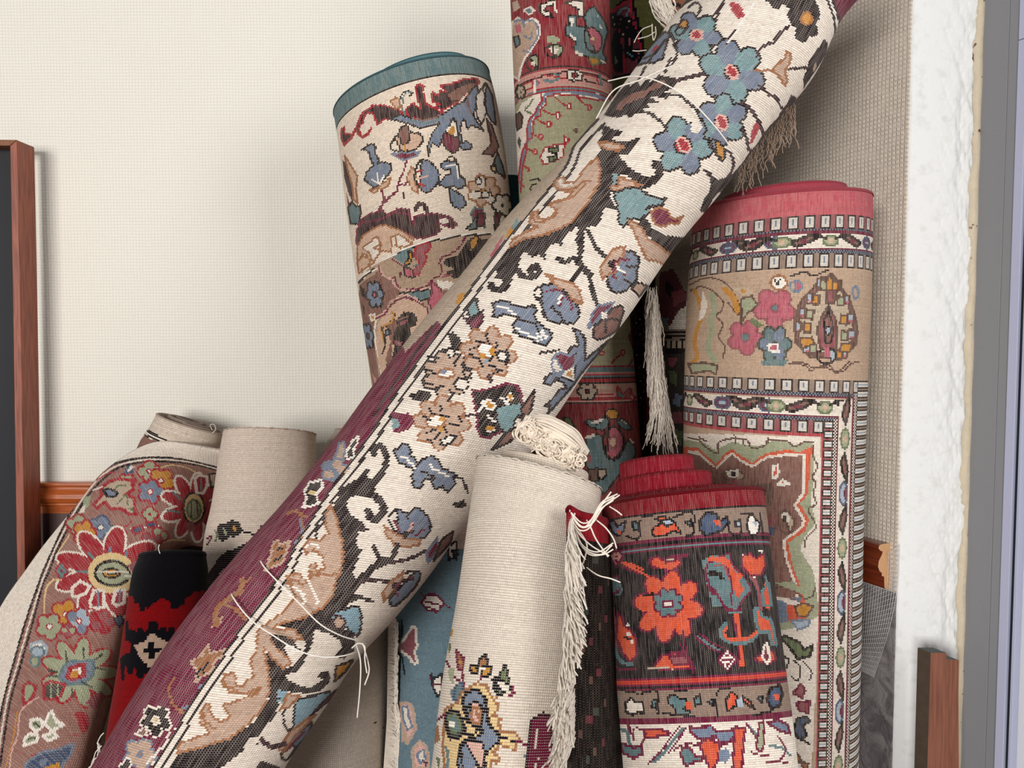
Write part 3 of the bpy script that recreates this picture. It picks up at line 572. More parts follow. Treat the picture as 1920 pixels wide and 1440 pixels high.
# ---------------------------------------------------------------- the long diagonal carpet
M_main = weave('woven_back_cream', gap='#84685c', speck='#efe4da', kA=0.60, kS=0.22, kV=0.38)
MAIN = '''
Z 0 0 1
q m 240 1480 287 1440 327 1377 355 1330 392 1270 430 1215 462 1165 527 1080 555 1022 580 980 620 917 650 877 705 800 740 742 775 690 805 647 760 560 600 600 380 900 100 1300 100 1520
q l 775 690 805 647 840 600 870 560 900 517 935 470 960 437 1000 390 1060 312 1080 270 1125 222 1080 180 900 380 740 620
q m 700 800 745 738 775 692 830 618 820 600 760 660 720 720 640 800
l d 4 700 780 760 690 815 610
Z 560 400 4
q P 1450 290 1540 150 1480 330 1430 330
q o 1560 150 1600 90 1610 150 1560 190
q c 1600 90 1640 30 1650 80 1600 130
q o 1190 610 1250 590 1270 640 1180 690
Z 480 800 4
q k/W 720 110 770 70 760 130 730 170 740 220 690 250 670 210
q t/b 620 130 660 110 670 180 640 290 560 300 600 210
f 5 t,b b 590 330 95 80 0
q k/W 400 420 490 400 500 450 450 510 470 570 410 600 350 600 380 540 360 490
e y 420 495 26 22
l T 8 240 650 300 630 380 680
l b 8 330 690 340 800 270 920
l T 8 320 640 360 760 330 860
q T/t 130 870 170 850 180 890 250 860 230 950 190 1030 110 1060 70 1080 110 960
j k 6 160 920 210 910 ; j k 6 140 1010 190 970
Z 180 1080 4
l T 30 1100 30 1080 110 1000 170 920 230 890 300 ; l t 8 870 380 930 350 940 310 ; l T 20 990 220 1060 260 1120 330 ; e T 900 345 30 40
l T 12 1130 40 1160 15
q T/t 710 640 790 600 840 510 860 580 980 550 900 640 850 720 790 760 740 800 760 720
j k 6 760 750 780 690 ; j k 6 800 730 840 640
l T 7 580 770 545 860 590 970 650 1020 ; l b 9 620 1000 700 970 760 890 790 820 ; l T 7 560 950 640 1030
f 5 k,k w 450 1085 110 110 20 y 26
q n/w 300 1180 375 1125 380 1190 330 1200
f 5 t,t b 330 1340 115 120 10 T 20
q k/w 170 1430 240 1360 270 1410 220 1470
l w 5 600 1150 540 1280 420 1420 ; l w 5 560 1170 500 1280 380 1400
Z 0 0 1
l w 5.5 292 1445 332 1380 360 1333 397 1274 436 1218 468 1168 532 1084 560 1027 586 985 626 922 656 882 710 805 745 747 780 695 811 651 846 604 876 564 905 522 940 475 966 442 1006 395 1066 317 1084 275 1127 228
l k 3.4 286.4 1440.8 326.4 1375.8 354.4 1328.8 391.4 1269.8 430.4 1213.8 462.4 1163.8 526.4 1079.8 554.4 1022.8 580.4 980.8 620.4 917.8 650.4 877.8 704.4 800.8 739.4 742.8 774.4 690.8 805.4 646.8 840.4 599.8 870.4 559.8 899.4 517.8 934.4 470.8 960.4 437.8 1000.4 390.8 1060.4 312.8 1078.4 270.8 1121.4 223.8
l k 3.4 297.6 1449.2 337.6 1384.2 365.6 1337.2 402.6 1278.2 441.6 1222.2 473.6 1172.2 537.6 1088.2 565.6 1031.2 591.6 989.2 631.6 926.2 661.6 886.2 715.6 809.2 750.6 751.2 785.6 699.2 816.6 655.2 851.6 608.2 881.6 568.2 910.6 526.2 945.6 479.2 971.6 446.2 1011.6 399.2 1071.6 321.2 1089.6 279.2 1132.6 232.2
Z 920 0 4
l k 26 1330 110 1400 60 1480 0 1560 -30
l k 11 1480 60 1540 20 1575 60 1540 130 1500 170
l d 15 1650 150 1710 60 1760 -10
l k 14 1280 150 1220 260 1130 330
f 6 b,c k 1540 262 190 165 10 r 38
e - 1 1 1 1
q b/k 1100 490 1140 410 1210 330 1300 240 1350 250 1320 330 1300 390 1290 440 1220 470 1150 475
e r 1235 365 34 12 -50 ; l k 7 1150 440 1230 400 1310 300 ; l k 7 1180 470 1230 390
p o/k 1385 250 1405 200 1445 150 1475 165 1470 220 1420 260
l k 12 1360 260 1370 320 1400 400 1350 500 ; l k 14 1350 440 1310 540
l k 14 1160 500 1120 580 1080 640
q k 850 860 890 790 960 690 1040 610 1050 650 1080 620 1130 640 1150 610 1190 590 1200 620 1260 555 1300 570 1400 590 1390 620 1370 660 1300 690 1360 715 1310 740 1240 725 1190 725 1260 765 1180 780 1200 800 1120 830 1150 850 1070 850 1060 890 1000 860 960 885 870 870
q n 950 790 1000 740 1040 710 1090 690 1150 680 1230 620 1300 600 1320 625 1270 660 1180 690 1150 730 1070 760 1000 790 980 830 940 820
l d 22 1370 610 1450 590 1530 570 1620 540
l k 16 1110 830 1190 850 1250 890 1310 945
l k 15 1330 710 1420 720 1480 770 1550 830
q k 825 930 880 950 920 970 990 985 960 1020 890 1040 990 1065 1060 1050 1120 1030 1090 1090 1040 1160 970 1165 960 1190 1010 1250 1060 1290 1120 1330 1190 1340 1230 1310 1240 1270 1215 1240 1240 1210 1275 1225 1285 1290 1250 1370 1190 1395 1100 1380 1010 1310 960 1300 950 1390 900 1440 780 1450 820 1340 830 1260 805 1180 830 1120 800 1060 840 1010
q t/T 805 1070 880 1065 940 1080 995 1100 960 1130 880 1120 820 1090
Z 1200 0 4
f 6 b,c k 690 540 245 235 20 r 52
f 6 c,b k 610 910 185 205 35 r 50
f 6 c,b k 325 1090 215 215 10 r 62
p w 330 900 390 880 450 900 470 960 430 1005 385 990 365 940
e r/f/3 690 540 34 58 -35 ; e r/f/3 325 1085 38 62 -35 ; e r/f/3 615 920 38 60 -20 ; e r/f/3 425 262 42 38 0
p o/k 520 1062 565 1045 620 1095 640 1150 622 1200 570 1150 530 1105
l k 8 540 1100 580 1170 620 1220
q r/R/3 680 20 740 45 780 110 745 130 700 80
j d 13 650 322 730 210 810 90 870 -5 ; j W 3 660 320 740 205 815 90 870 0
l d 16 570 150 590 90 620 30 640 -20
l d 17 870 430 900 370 960 330 1000 320 1040 260 1110 200
q k 920 -20 1300 -20 1345 60 1350 140 1310 180 1340 220 1325 270 1270 275 1235 320 1180 310 1160 270 1175 210 1130 180 1105 120 1125 60 1060 30 1040 70 990 60 960 20
e o/T/3 1250 140 42 46 -20
q k 1380 290 1410 320 1400 390 1350 480 1330 510 1270 600 1225 670 1225 570 1250 540 1270 450 1310 400 1350 340
e E 1310 505 10 34 20
l d 15 1110 520 1180 512 1270 505
q t/T/3 990 530 1060 455 1085 440 1100 380 1135 420 1115 480 1085 540 1105 590 1090 650 1050 580
l T 5 860 525 920 530 1000 525
l d 16 890 640 940 680 970 710 1020 730 1050 790 1075 820
q k 1135 705 1175 735 1150 800 1100 880 1040 920 1040 860 1070 820 1105 770
e o 1100 830 8 30 25
l d 19 765 760 830 820 870 880 910 950 925 1010
q r/R/3 870 930 890 955 860 1020 835 1065 845 990
l k 24 1090 850 1000 940 940 1010 890 1090 830 1160 780 1230 720 1300 640 1380 600 1430
l d 18 760 970 800 1040 815 1110 850 1160
l d 15 640 1120 690 1170 700 1250 660 1330 600 1400
l d 18 480 1270 530 1320 560 1400
q k 530 1340 590 1340 610 1400 570 1450 520 1440
l k 34 -20 1390 60 1380 130 1330 155 1270 130 1225 105 1240
Z 900 300 4
q k 900 -60 970 -60 1000 60 990 190 975 260 1020 385 960 350 920 390 905 450 860 500 800 500 780 540 770 600 740 665 715 610 745 490 690 530 640 560 610 655 575 620 540 630 485 690 500 755 430 710 400 730 330 690 260 700 240 640 330 590 520 550 680 470 800 330 890 180 905 80 860 -20
l k 40 1040 10 1110 80 1200 135 1290 150 1345 110 1345 60 1320 25
q k 180 720 240 660 330 690 290 760 290 830 240 880 230 940 180 990 100 1000 55 965 60 920 110 910 105 950 150 950 175 890 110 895 130 840 120 800 150 770
l k 32 275 815 320 870 385 880 440 845 435 795 395 800 370 835
l k 30 760 590 755 680 735 770 ; l k 28 590 745 640 765 700 735 750 760 ; l k 34 730 755 790 830 830 860 ; l k 26 750 830 715 880 680 925 ; l k 24 810 840 830 920 850 1000 885 1095
l k 24 810 530 850 610 880 670 940 730
q t/T 760 90 830 20 880 -20 905 80 890 180 800 330 680 470 520 550 330 590 220 655 240 600 340 540 430 500 370 470 385 400 440 380 430 430 490 450 560 420 570 370 520 340 560 310 650 290 700 240 600 230 555 190 570 150 630 130 640 170 700 170 750 130
l T 9 560 200 610 225 700 215 780 160 830 160 ; l T 8 530 325 600 310 700 270 790 180 ; l T 8 400 390 405 450 450 470 520 440 570 400 ; l w 9 600 150 620 190 690 180
q c/k/3 985 85 1045 105 1035 150 1030 185 990 200
q t/T/3 1045 130 1120 150 1210 190 1130 205 1000 235 985 200 1040 190
q c/k 1000 240 1060 235 1070 215 1150 205 1200 212 1260 262 1320 285 1392 290 1365 340 1280 350 1275 400 1225 420 1235 470 1180 445 1110 440 1110 480 1070 500 1040 470 1045 400 1020 320
l k 8 1240 370 1290 340 1330 350
q m/T/3 1280 390 1340 355 1400 375 1440 440 1470 440 1520 420 1485 480 1440 470 1380 498 1310 480
q k 1200 430 1260 450 1290 510 1370 560 1440 570 1520 580 1600 560 1580 620 1500 650 1440 710 1370 660 1300 605 1230 545 1190 490
q t/T/3 1110 460 1160 465 1210 510 1260 590 1330 640 1400 690 1450 730 1390 790 1330 760 1250 745 1220 680 1185 610 1150 520
q k 1700 60 1740 110 1760 150 1860 130 1810 220 1750 290 1690 400 1645 380 1680 290 1725 240 1730 160
p b/k 1050 740 1080 695 1140 690 1190 740 1180 820 1175 890 1130 940 1080 985 1000 985 960 930 960 870 1000 790
q t/T/3 1085 650 1075 720 1050 760 1010 840 960 860 915 890 905 800 960 720 1000 670
e k 990 780 28 32 ; l m 9 1010 770 1050 745 1110 750 ; l m 9 1010 800 1060 830 1090 860 ; l m 9 1000 820 1000 870 1020 890 ; l W 5 1020 800 1080 840 ; l k 8 1180 800 1100 800 ; l k 9 1080 900 1130 930 1120 950
q t/k/3 1180 915 1255 945 1195 1025 1140 970
p b/k 410 990 460 945 550 935 620 980 680 1040 735 1110 735 1190 690 1225 600 1220 530 1215 480 1160 465 1090 430 1040
q t/T/3 495 860 600 895 690 920 745 970 770 1075 700 1050 650 1000 560 930
q k 610 960 670 990 660 1030 610 1010
l m 9 500 990 530 975 590 975 ; l m 16 620 1010 600 1085 ; l W 7 605 1015 590 1080 ; l m 9 650 1030 680 1070 690 1120 ; l k 9 540 1100 570 1140 600 1160 ; l k 8 600 1150 630 1210
q b/k 90 1080 175 1050 250 1085 330 1110 390 1090 425 1110 410 1160 435 1220 480 1260 545 1300 520 1360 490 1400 430 1370 350 1330 260 1300 240 1230 300 1190 230 1165 165 1160 100 1180 110 1120
l W 8 140 1100 180 1105 260 1155 ; l W 8 270 1265 340 1300 440 1350 ; l k 8 300 1200 400 1225 440 1290 ; l W 8 470 1280 500 1330 ; j W 6 430 1310 470 1350 ; j W 6 455 1290 490 1330
p n/k 960 1150 1000 1110 1060 1095 1075 1140 1055 1200 1030 1270 960 1320 900 1345 850 1330 855 1260 900 1200
q m/b/3 880 1095 1005 1070 965 1120 920 1150 880 1200 810 1260 840 1160
l k 8 940 1200 1000 1190 1045 1215 ; l k 8 940 1210 945 1300 ; e W 930 1165 24 26
q b/k/3 700 1270 750 1310 790 1340 780 1430 720 1470 690 1430 750 1400 740 1340
Z 740 560 4
q c/k 545 70 590 10 615 0 620 60 635 110 580 140 550 120
q m/d/3 510 130 560 165 620 130 660 95 655 180 610 250 570 210
q k 405 260 440 250 500 310 500 380 445 405 420 350
f 8 t,t T 705 405 200 188 10
f 7 t,t k 385 570 175 170 0
e w/k/3 500 640 50 46 ; e W/T/3 385 560 60 34 ; e b 370 550 26 16
f 8 t,t T 350 930 205 195 5
e W/T/3 685 390 70 58 20 ; e W/T/3 300 920 62 50
j k 14 600 310 680 340 ; j k 14 690 270 710 350 ; j k 14 770 330 750 420 ; j k 14 840 380 860 470 830 500 ; j k 12 570 380 620 360 ; j k 14 560 420 640 450 660 500 ; j k 14 700 470 760 420 ; j k 14 720 500 790 540 ; e o 735 400 20 34 ; e o 660 430 30 14 ; e C 680 470 18 14 ; j k 12 740 560 800 540 ; e W/k/3 805 430 34 40
j k 14 250 820 300 870 ; j k 14 210 880 270 920 ; j k 14 350 800 340 870 400 890 ; j k 14 230 1010 310 980 ; j k 14 300 1060 330 1000 ; j k 14 400 1000 360 960 ; j k 14 420 940 490 960 ; e W/k/3 400 1060 60 26 -25 ; e o 355 900 26 20 ; e o 350 985 20 28 ; j k 12 470 880 500 920 ; j k 12 250 1050 280 1090
j k 12 340 400 380 380 430 370 ; j k 12 480 420 450 500 ; j k 12 520 500 520 580 570 600 ; j k 14 250 440 330 440 ; j k 14 220 520 310 560 ; j k 14 210 620 290 650 ; j k 12 360 650 310 700 ; j k 16 440 700 400 780 ; j k 12 590 520 510 540
q k 100 720 160 710 200 680 280 700 260 765 170 770 130 750
q k/m 580 690 640 690 690 680 760 660 800 650 850 635 915 650 945 710 965 790 950 850 900 880 880 960 780 1005 720 1040 650 1030 620 960 625 890 600 800
q c/k/3 760 820 870 780 950 780 965 860 905 900 890 965 830 1015 780 960 760 890
q W/k/3 830 710 880 690 905 740 880 790 840 770 ; q o 850 710 880 720 880 770 860 750
q o/W/3 660 780 700 755 765 800 740 835 690 820
q W/k/3 660 960 710 940 770 990 700 1020 ; e o 715 972 30 18
l W 6 800 740 850 790 ; l W 6 690 880 750 920 ; l W 5 630 860 660 800
q n/k/3 1050 690 1020 850 960 905 945 820 1000 760
q n/k/3 735 1130 830 1010 940 950 965 1010 850 1080
q d 930 900 970 850 1000 900 960 920
l d 9 530 885 570 870 620 880 ; l d 10 700 570 730 630 ; l k 10 1090 405 1150 400 1230 385
q b/k 1350 230 1390 245 1420 290 1430 350 1430 460 1500 400 1620 300 1520 420 1450 500 1400 560 1330 660 1270 730 1200 810 1150 860 1165 800 1120 810 1170 770 1220 700 1240 680 1290 670 1260 620 1210 600 1170 650 1120 640 1130 590 1200 550 1290 600 1330 620 1350 560 1360 420 1300 400 1330 360 1380 350
p m/b 1180 480 1200 430 1240 405 1300 430 1340 405 1360 460 1330 520 1280 565 1190 540
q o/W/3 1335 520 1340 605 1265 565
q m -20 850 60 860 110 860 160 920 120 970 40 1010 -20 1000
q c -20 890 30 910 40 960 -20 980
Z 480 800 4
q b/k 1030 190 1100 130 1155 150 1160 210 1240 310 1190 330 1070 260 ; q b/k 1240 250 1310 220 1360 240 1385 300 1480 350 1495 420 1440 490 1400 450 1340 470 1320 390 1270 390 1230 460 1190 450 1160 370 1190 320
l W 8 1090 220 1130 240 1200 310 ; l W 8 1300 280 1340 320 1440 370 ; j k 8 1240 330 1340 380
l k 14 1490 370 1550 400 1590 500
l k 34 880 200 880 160 935 150 980 210 970 290 920 380 860 470
q k 820 310 850 330 830 390 900 380 880 460 800 500 700 540 680 590 720 660 790 710 845 775 770 790 750 890 800 930 760 1000 720 1100 700 1160 620 1180 590 1290 480 1400 420 1450 400 1450 430 1440 570 1280 640 1100 655 1000 650 880 620 760 580 590 620 510 650 460 740 400 790 370
q d 780 720 845 775 790 790
l k 42 800 500 880 515 940 570 955 640 900 700 860 680 840 640
q t/T 560 590 610 700 650 880 650 1000 630 1100 580 1270 430 1430 260 1450 140 1440 200 1390 260 1350 330 1350 340 1300 300 1230 240 1180 235 1120 310 1095 360 1140 430 1180 470 1250 500 1330 500 1260 400 1120 400 1060 440 1020 460 1090 520 1060 490 960 430 925 380 950 360 890 390 850 480 850 545 800 515 700 530 640
l W 10 420 1170 470 1230 440 1330 ; l T 8 260 1170 320 1240 370 1330 ; l T 8 400 1080 450 1130 520 1170 ; l W 8 370 900 420 880 470 900
l k 9 515 690 480 750 450 775 455 835
p b/k 1000 660 1060 620 1130 650 1200 610 1260 640 1305 720 1300 790 1240 840 1150 835 1060 795 1010 740
q t/T/3 960 750 1010 780 1090 825 1240 850 1215 890 1110 905 1030 880 985 815
q k 1080 800 1110 790 1150 810 1130 850 ; l m 9 1040 700 1060 740 1080 790 ; l m 18 1175 720 1150 790 ; l f 9 1172 725 1152 785 ; l m 9 1200 820 1230 790 1260 770 ; l k 9 1130 640 1140 690 ; l k 9 1110 800 1180 790
l k 27 885 900 900 950 940 990 1000 1000 ; l k 27 1060 890 1030 960 990 1010 ; l d 20 1000 1020 1120 1000 1200 970 1270 930 ; l k 38 980 1010 900 1040 820 1110 740 1180 640 1300 ; l d 22 790 1160 860 1150 930 1150 1010 1175 ; l d 20 700 1290 780 1280 870 1310
q k 640 1180 790 1180 740 1250 890 1310 760 1300 640 1340 520 1410 400 1460 500 1300
p b/k 1100 1110 1200 1080 1235 1110 1200 1190 1110 1290 1035 1345 1000 1290 1050 1200
q t/T/3 1110 1085 1030 1150 950 1240 965 1310 1040 1210 1090 1150
e k 1045 1190 28 22 ; l m 9 1060 1190 1110 1150 1170 1130 ; l m 9 1040 1210 1060 1270 ; l k 8 1090 1160 1180 1140
q m/b/3 1280 940 1360 830 1370 920 1290 1020 ; q n/k/3 1390 850 1480 785 1460 870 1330 1010
q k 1465 580 1560 545 1580 600 1510 612
Z 180 1080 4
q k 1830 -20 1940 -20 1930 110 1870 250 1770 320 1870 400 1940 450 1940 560 1860 620 1780 600 1840 540 1830 480 1760 440 1640 400 1620 500 1560 650 1500 720 1430 740 1430 780 1500 810 1600 840 1700 780 1660 750 1690 710 1750 720 1755 790 1700 850 1600 885 1460 870 1400 860 1370 900 1370 960 1340 1050 1230 1180 1200 1300 1100 1450 530 1450 620 1320 1000 1230 1180 1100 1280 960 1310 850 1300 700 1260 560 1340 640 1430 700 1500 650 1560 560 1570 480 1500 400 1360 380 1500 330 1700 240 1780 130
q t/T 1460 30 1560 60 1640 -10 1810 -10 1780 130 1700 240 1560 310 1350 370 1330 400 1480 400 1555 470 1480 480 1350 440 1300 470 1380 560 1470 650 1400 690 1330 620 1255 530 1290 700 1300 880 1240 1000 1140 1110 1000 1220 800 1280 600 1330 640 1250 850 1180 780 1090 790 1000 840 960 880 1060 950 1100 1010 1040 960 970 1080 930 1200 880 1240 830 1120 880 1000 870 940 800 960 740 1030 730 1060 820 1110 820 1180 740 1160 640 1200 560 1220 400 1290 350 1420 260 1490 180
l W 9 1560 0 1620 80 1660 200 ; l W 9 1480 80 1550 130 1560 200 ; l T 8 960 760 980 820 1060 860 ; l T 8 790 1010 830 1100 900 1150 ; l T 7 1150 880 1230 840
q k 1290 440 1400 440 1470 480 1540 560 1440 600 1370 550 ; q W 1400 540 1450 510 1520 560 1510 585 1450 600
q w 930 1450 1100 1310 1150 1210 1220 1200 1200 1280 1190 1340 1110 1450
q k/C/3 1370 860 1440 880 1400 950 1365 930 ; q C 1372 862 1438 880 1400 948
p C/k 1410 1000 1490 940 1620 900 1760 870 1710 960 1640 1020 1560 1090 1480 1150 1425 1145
q t/T/3 1440 890 1530 900 1450 980 1380 1000
p C/k 1690 340 1750 310 1780 270 1860 250 1960 230 1990 340 1960 450 1880 390 1800 340
q t/d/3 1770 380 1800 290 1870 330 1850 400
p b/k 1390 1340 1450 1240 1540 1160 1620 1100 1590 1190 1500 1290 1430 1380
l m 8 1430 1310 1490 1240 1560 1170 ; q t/T/3 1360 1290 1470 1160 1600 1060 1650 1040 1490 1200 1400 1320
q m/d 1640 1010 1740 910 1880 790 1790 910
q o/k/3 1800 680 1930 630 1870 720 1790 790
l d 28 1240 1230 1320 1280 1410 1260 ; q k 1180 1450 1240 1390 1330 1410 1400 1450
Z 0 0 1
q m 1378 -60 1395 -20 1406 4 1420 -60 
q m 1552 -60 1568 30 1572 62 1600 30 1640 -60
l k 3.6 1541 -20 1556 10 1565 40 1566 66 ; l W 2.6 1547 -20 1560 10 1569 38 1571 62 ; l k 3.4 1551 -20 1563 6 1573 34 1574 56
'''
def main_roll():
    st = [(1366, -90, 1655, -50, 1.10), (1290, 0, 1575, 40, 1.09), (1213, 100, 1520, 150, 1.08), (1128, 212, 1440, 245, 1.065),
          (1040, 315, 1355, 356, 1.05), (958, 402, 1262, 469, 1.04), (870, 515, 1178, 592, 1.025), (780, 622, 1100, 694, 1.01), (700, 725, 1035, 790, 1.0),
          (620, 832, 950, 895, 0.99), (535, 938, 868, 990, 0.98), (470, 1012, 808, 1075, 0.97), (405, 1090, 740, 1160, 0.96), (330, 1190, 668, 1240, 0.95), (262, 1295, 612, 1325, 0.94),
          (205, 1390, 550, 1415, 0.93), (150, 1480, 500, 1500, 0.92)]
    st = [(a[0], a[1], a[2], a[3], a[4]) for a in st]
    sw = sweep(st, 4.1, flat=0.92, lump=0.012, seed=2)
    root = empty('rolled_carpet', foot(sw), 'long cream rolled carpet with blue flowers leaning diagonally across the whole pile', 'carpet')
    body('woven_back', sw, 'w', MAIN, M_main, root, lw=1.4)
    rim('pile_edge', sw, 0.01, M_pile, root, '#541029')
    ties = [strand([(1118, 222), (1150, 170), (1200, 150), (1265, 122), (1278, 132)], [1.0, .985, .975, .965, .96], 26),
                         strand([(1140, 152), (1190, 143), (1240, 155), (1290, 185), (1330, 225), (1360, 262), (1385, 300)], [1.01, .98, .965, .965, .965, .975, 1.0], 30),
                         strand([(480, 1020), (490, 1055), (520, 1090), (560, 1130), (600, 1170), (640, 1192), (668, 1200)], [.94, .89, .87, .862, .862, .875, .89], 30),
                         strand([(430, 1095), (437, 1120), (470, 1162), (510, 1190), (560, 1220), (610, 1232), (660, 1225), (690, 1200)], [.93, .88, .862, .855, .85, .855, .875, .93], 34),
                         strand([(668, 1208), (676, 1240), (675, 1290), (670, 1345)], [.885, .865, .86, .86], 20), strand([(680, 1206), (690, 1240), (692, 1260), (684, 1284)], [.89, .87, .86, .86], 16),
                         strand([(660, 1215), (672, 1206), (684, 1212), (684, 1235), (688, 1262)], [.885, .878, .872, .868, .86], 16)]
    for t_ in ties: tubes('tie_string', [t_], 0.00085, M_string, root, k=6)
    # frayed brown fringe hanging behind the upper right edge
    L = []
    for q in range(95):
        t = rng.uniform(0, 1) ; x = 1492 - t * 104 + rng.normal(0, 2); y = 196 + t * 108 + rng.normal(0, 4); ln = rng.uniform(45, 85) * (0.7 + 0.3 * math.sin(q))
        L.append(strand([(x, y), (x + rng.normal(0, 4), y + ln * 0.5), (x + rng.normal(-3, 7), y + ln)], 1.14, 9, 0.0016))
    kind(tubes('fringe', L, 0.0007, M_fringe_tan, root, k=3), 'stuff')
M_pile = pile('wool_pile'); M_string = plain('white_cotton_string', '#efe9e0', 0.8); M_fringe = plain('cream_fringe', '#e8ded1', 0.9, 60, 0.08); M_fringe_tan = plain('tan_fringe', '#b89f8c', 0.9, 60, 0.15)
main_roll()
# ---------------------------------------------------------------- index helpers: bands that follow the weave
def rowat(sw, y, x=None):
    G = sw['G']; n, mm = G.shape[:2]; c = mm // 2 if x is None else colat(sw, n // 3, x)
    yy = proj(G[:, c])[1]; return int(np.argmin(np.abs(yy[: sw['n']] - y)))
def colat(sw, row, x):
    G = sw['G']; mm = G.shape[1]; q = mm // 4; xx = proj(G[row])[0][q:mm - q]; return q + int(np.argmin(np.abs(xx - x)))
def ipaint(pt, sw):
    n, mm = sw['G'].shape[:2]; j, i = np.meshgrid(np.arange(mm - 1) + .5, np.arange(n - 1) + .5)
    q = Paint.__new__(Paint); q.X, q.Y, q.c, q.o, q.mw, q.lw = j.ravel(), i.ravel(), pt.c, (0., 0., 1.), 0.56, 1.0; return q
def rows(pt, sw, y0, y1, c, x0=None, x1=None):
    g = pt.c.reshape(sw['G'].shape[0] - 1, -1, 3); a, b = rowat(sw, y0), rowat(sw, y1)
    g[a:max(b, a + 1)] = PAL[c] if len(c) == 1 else lin(c)

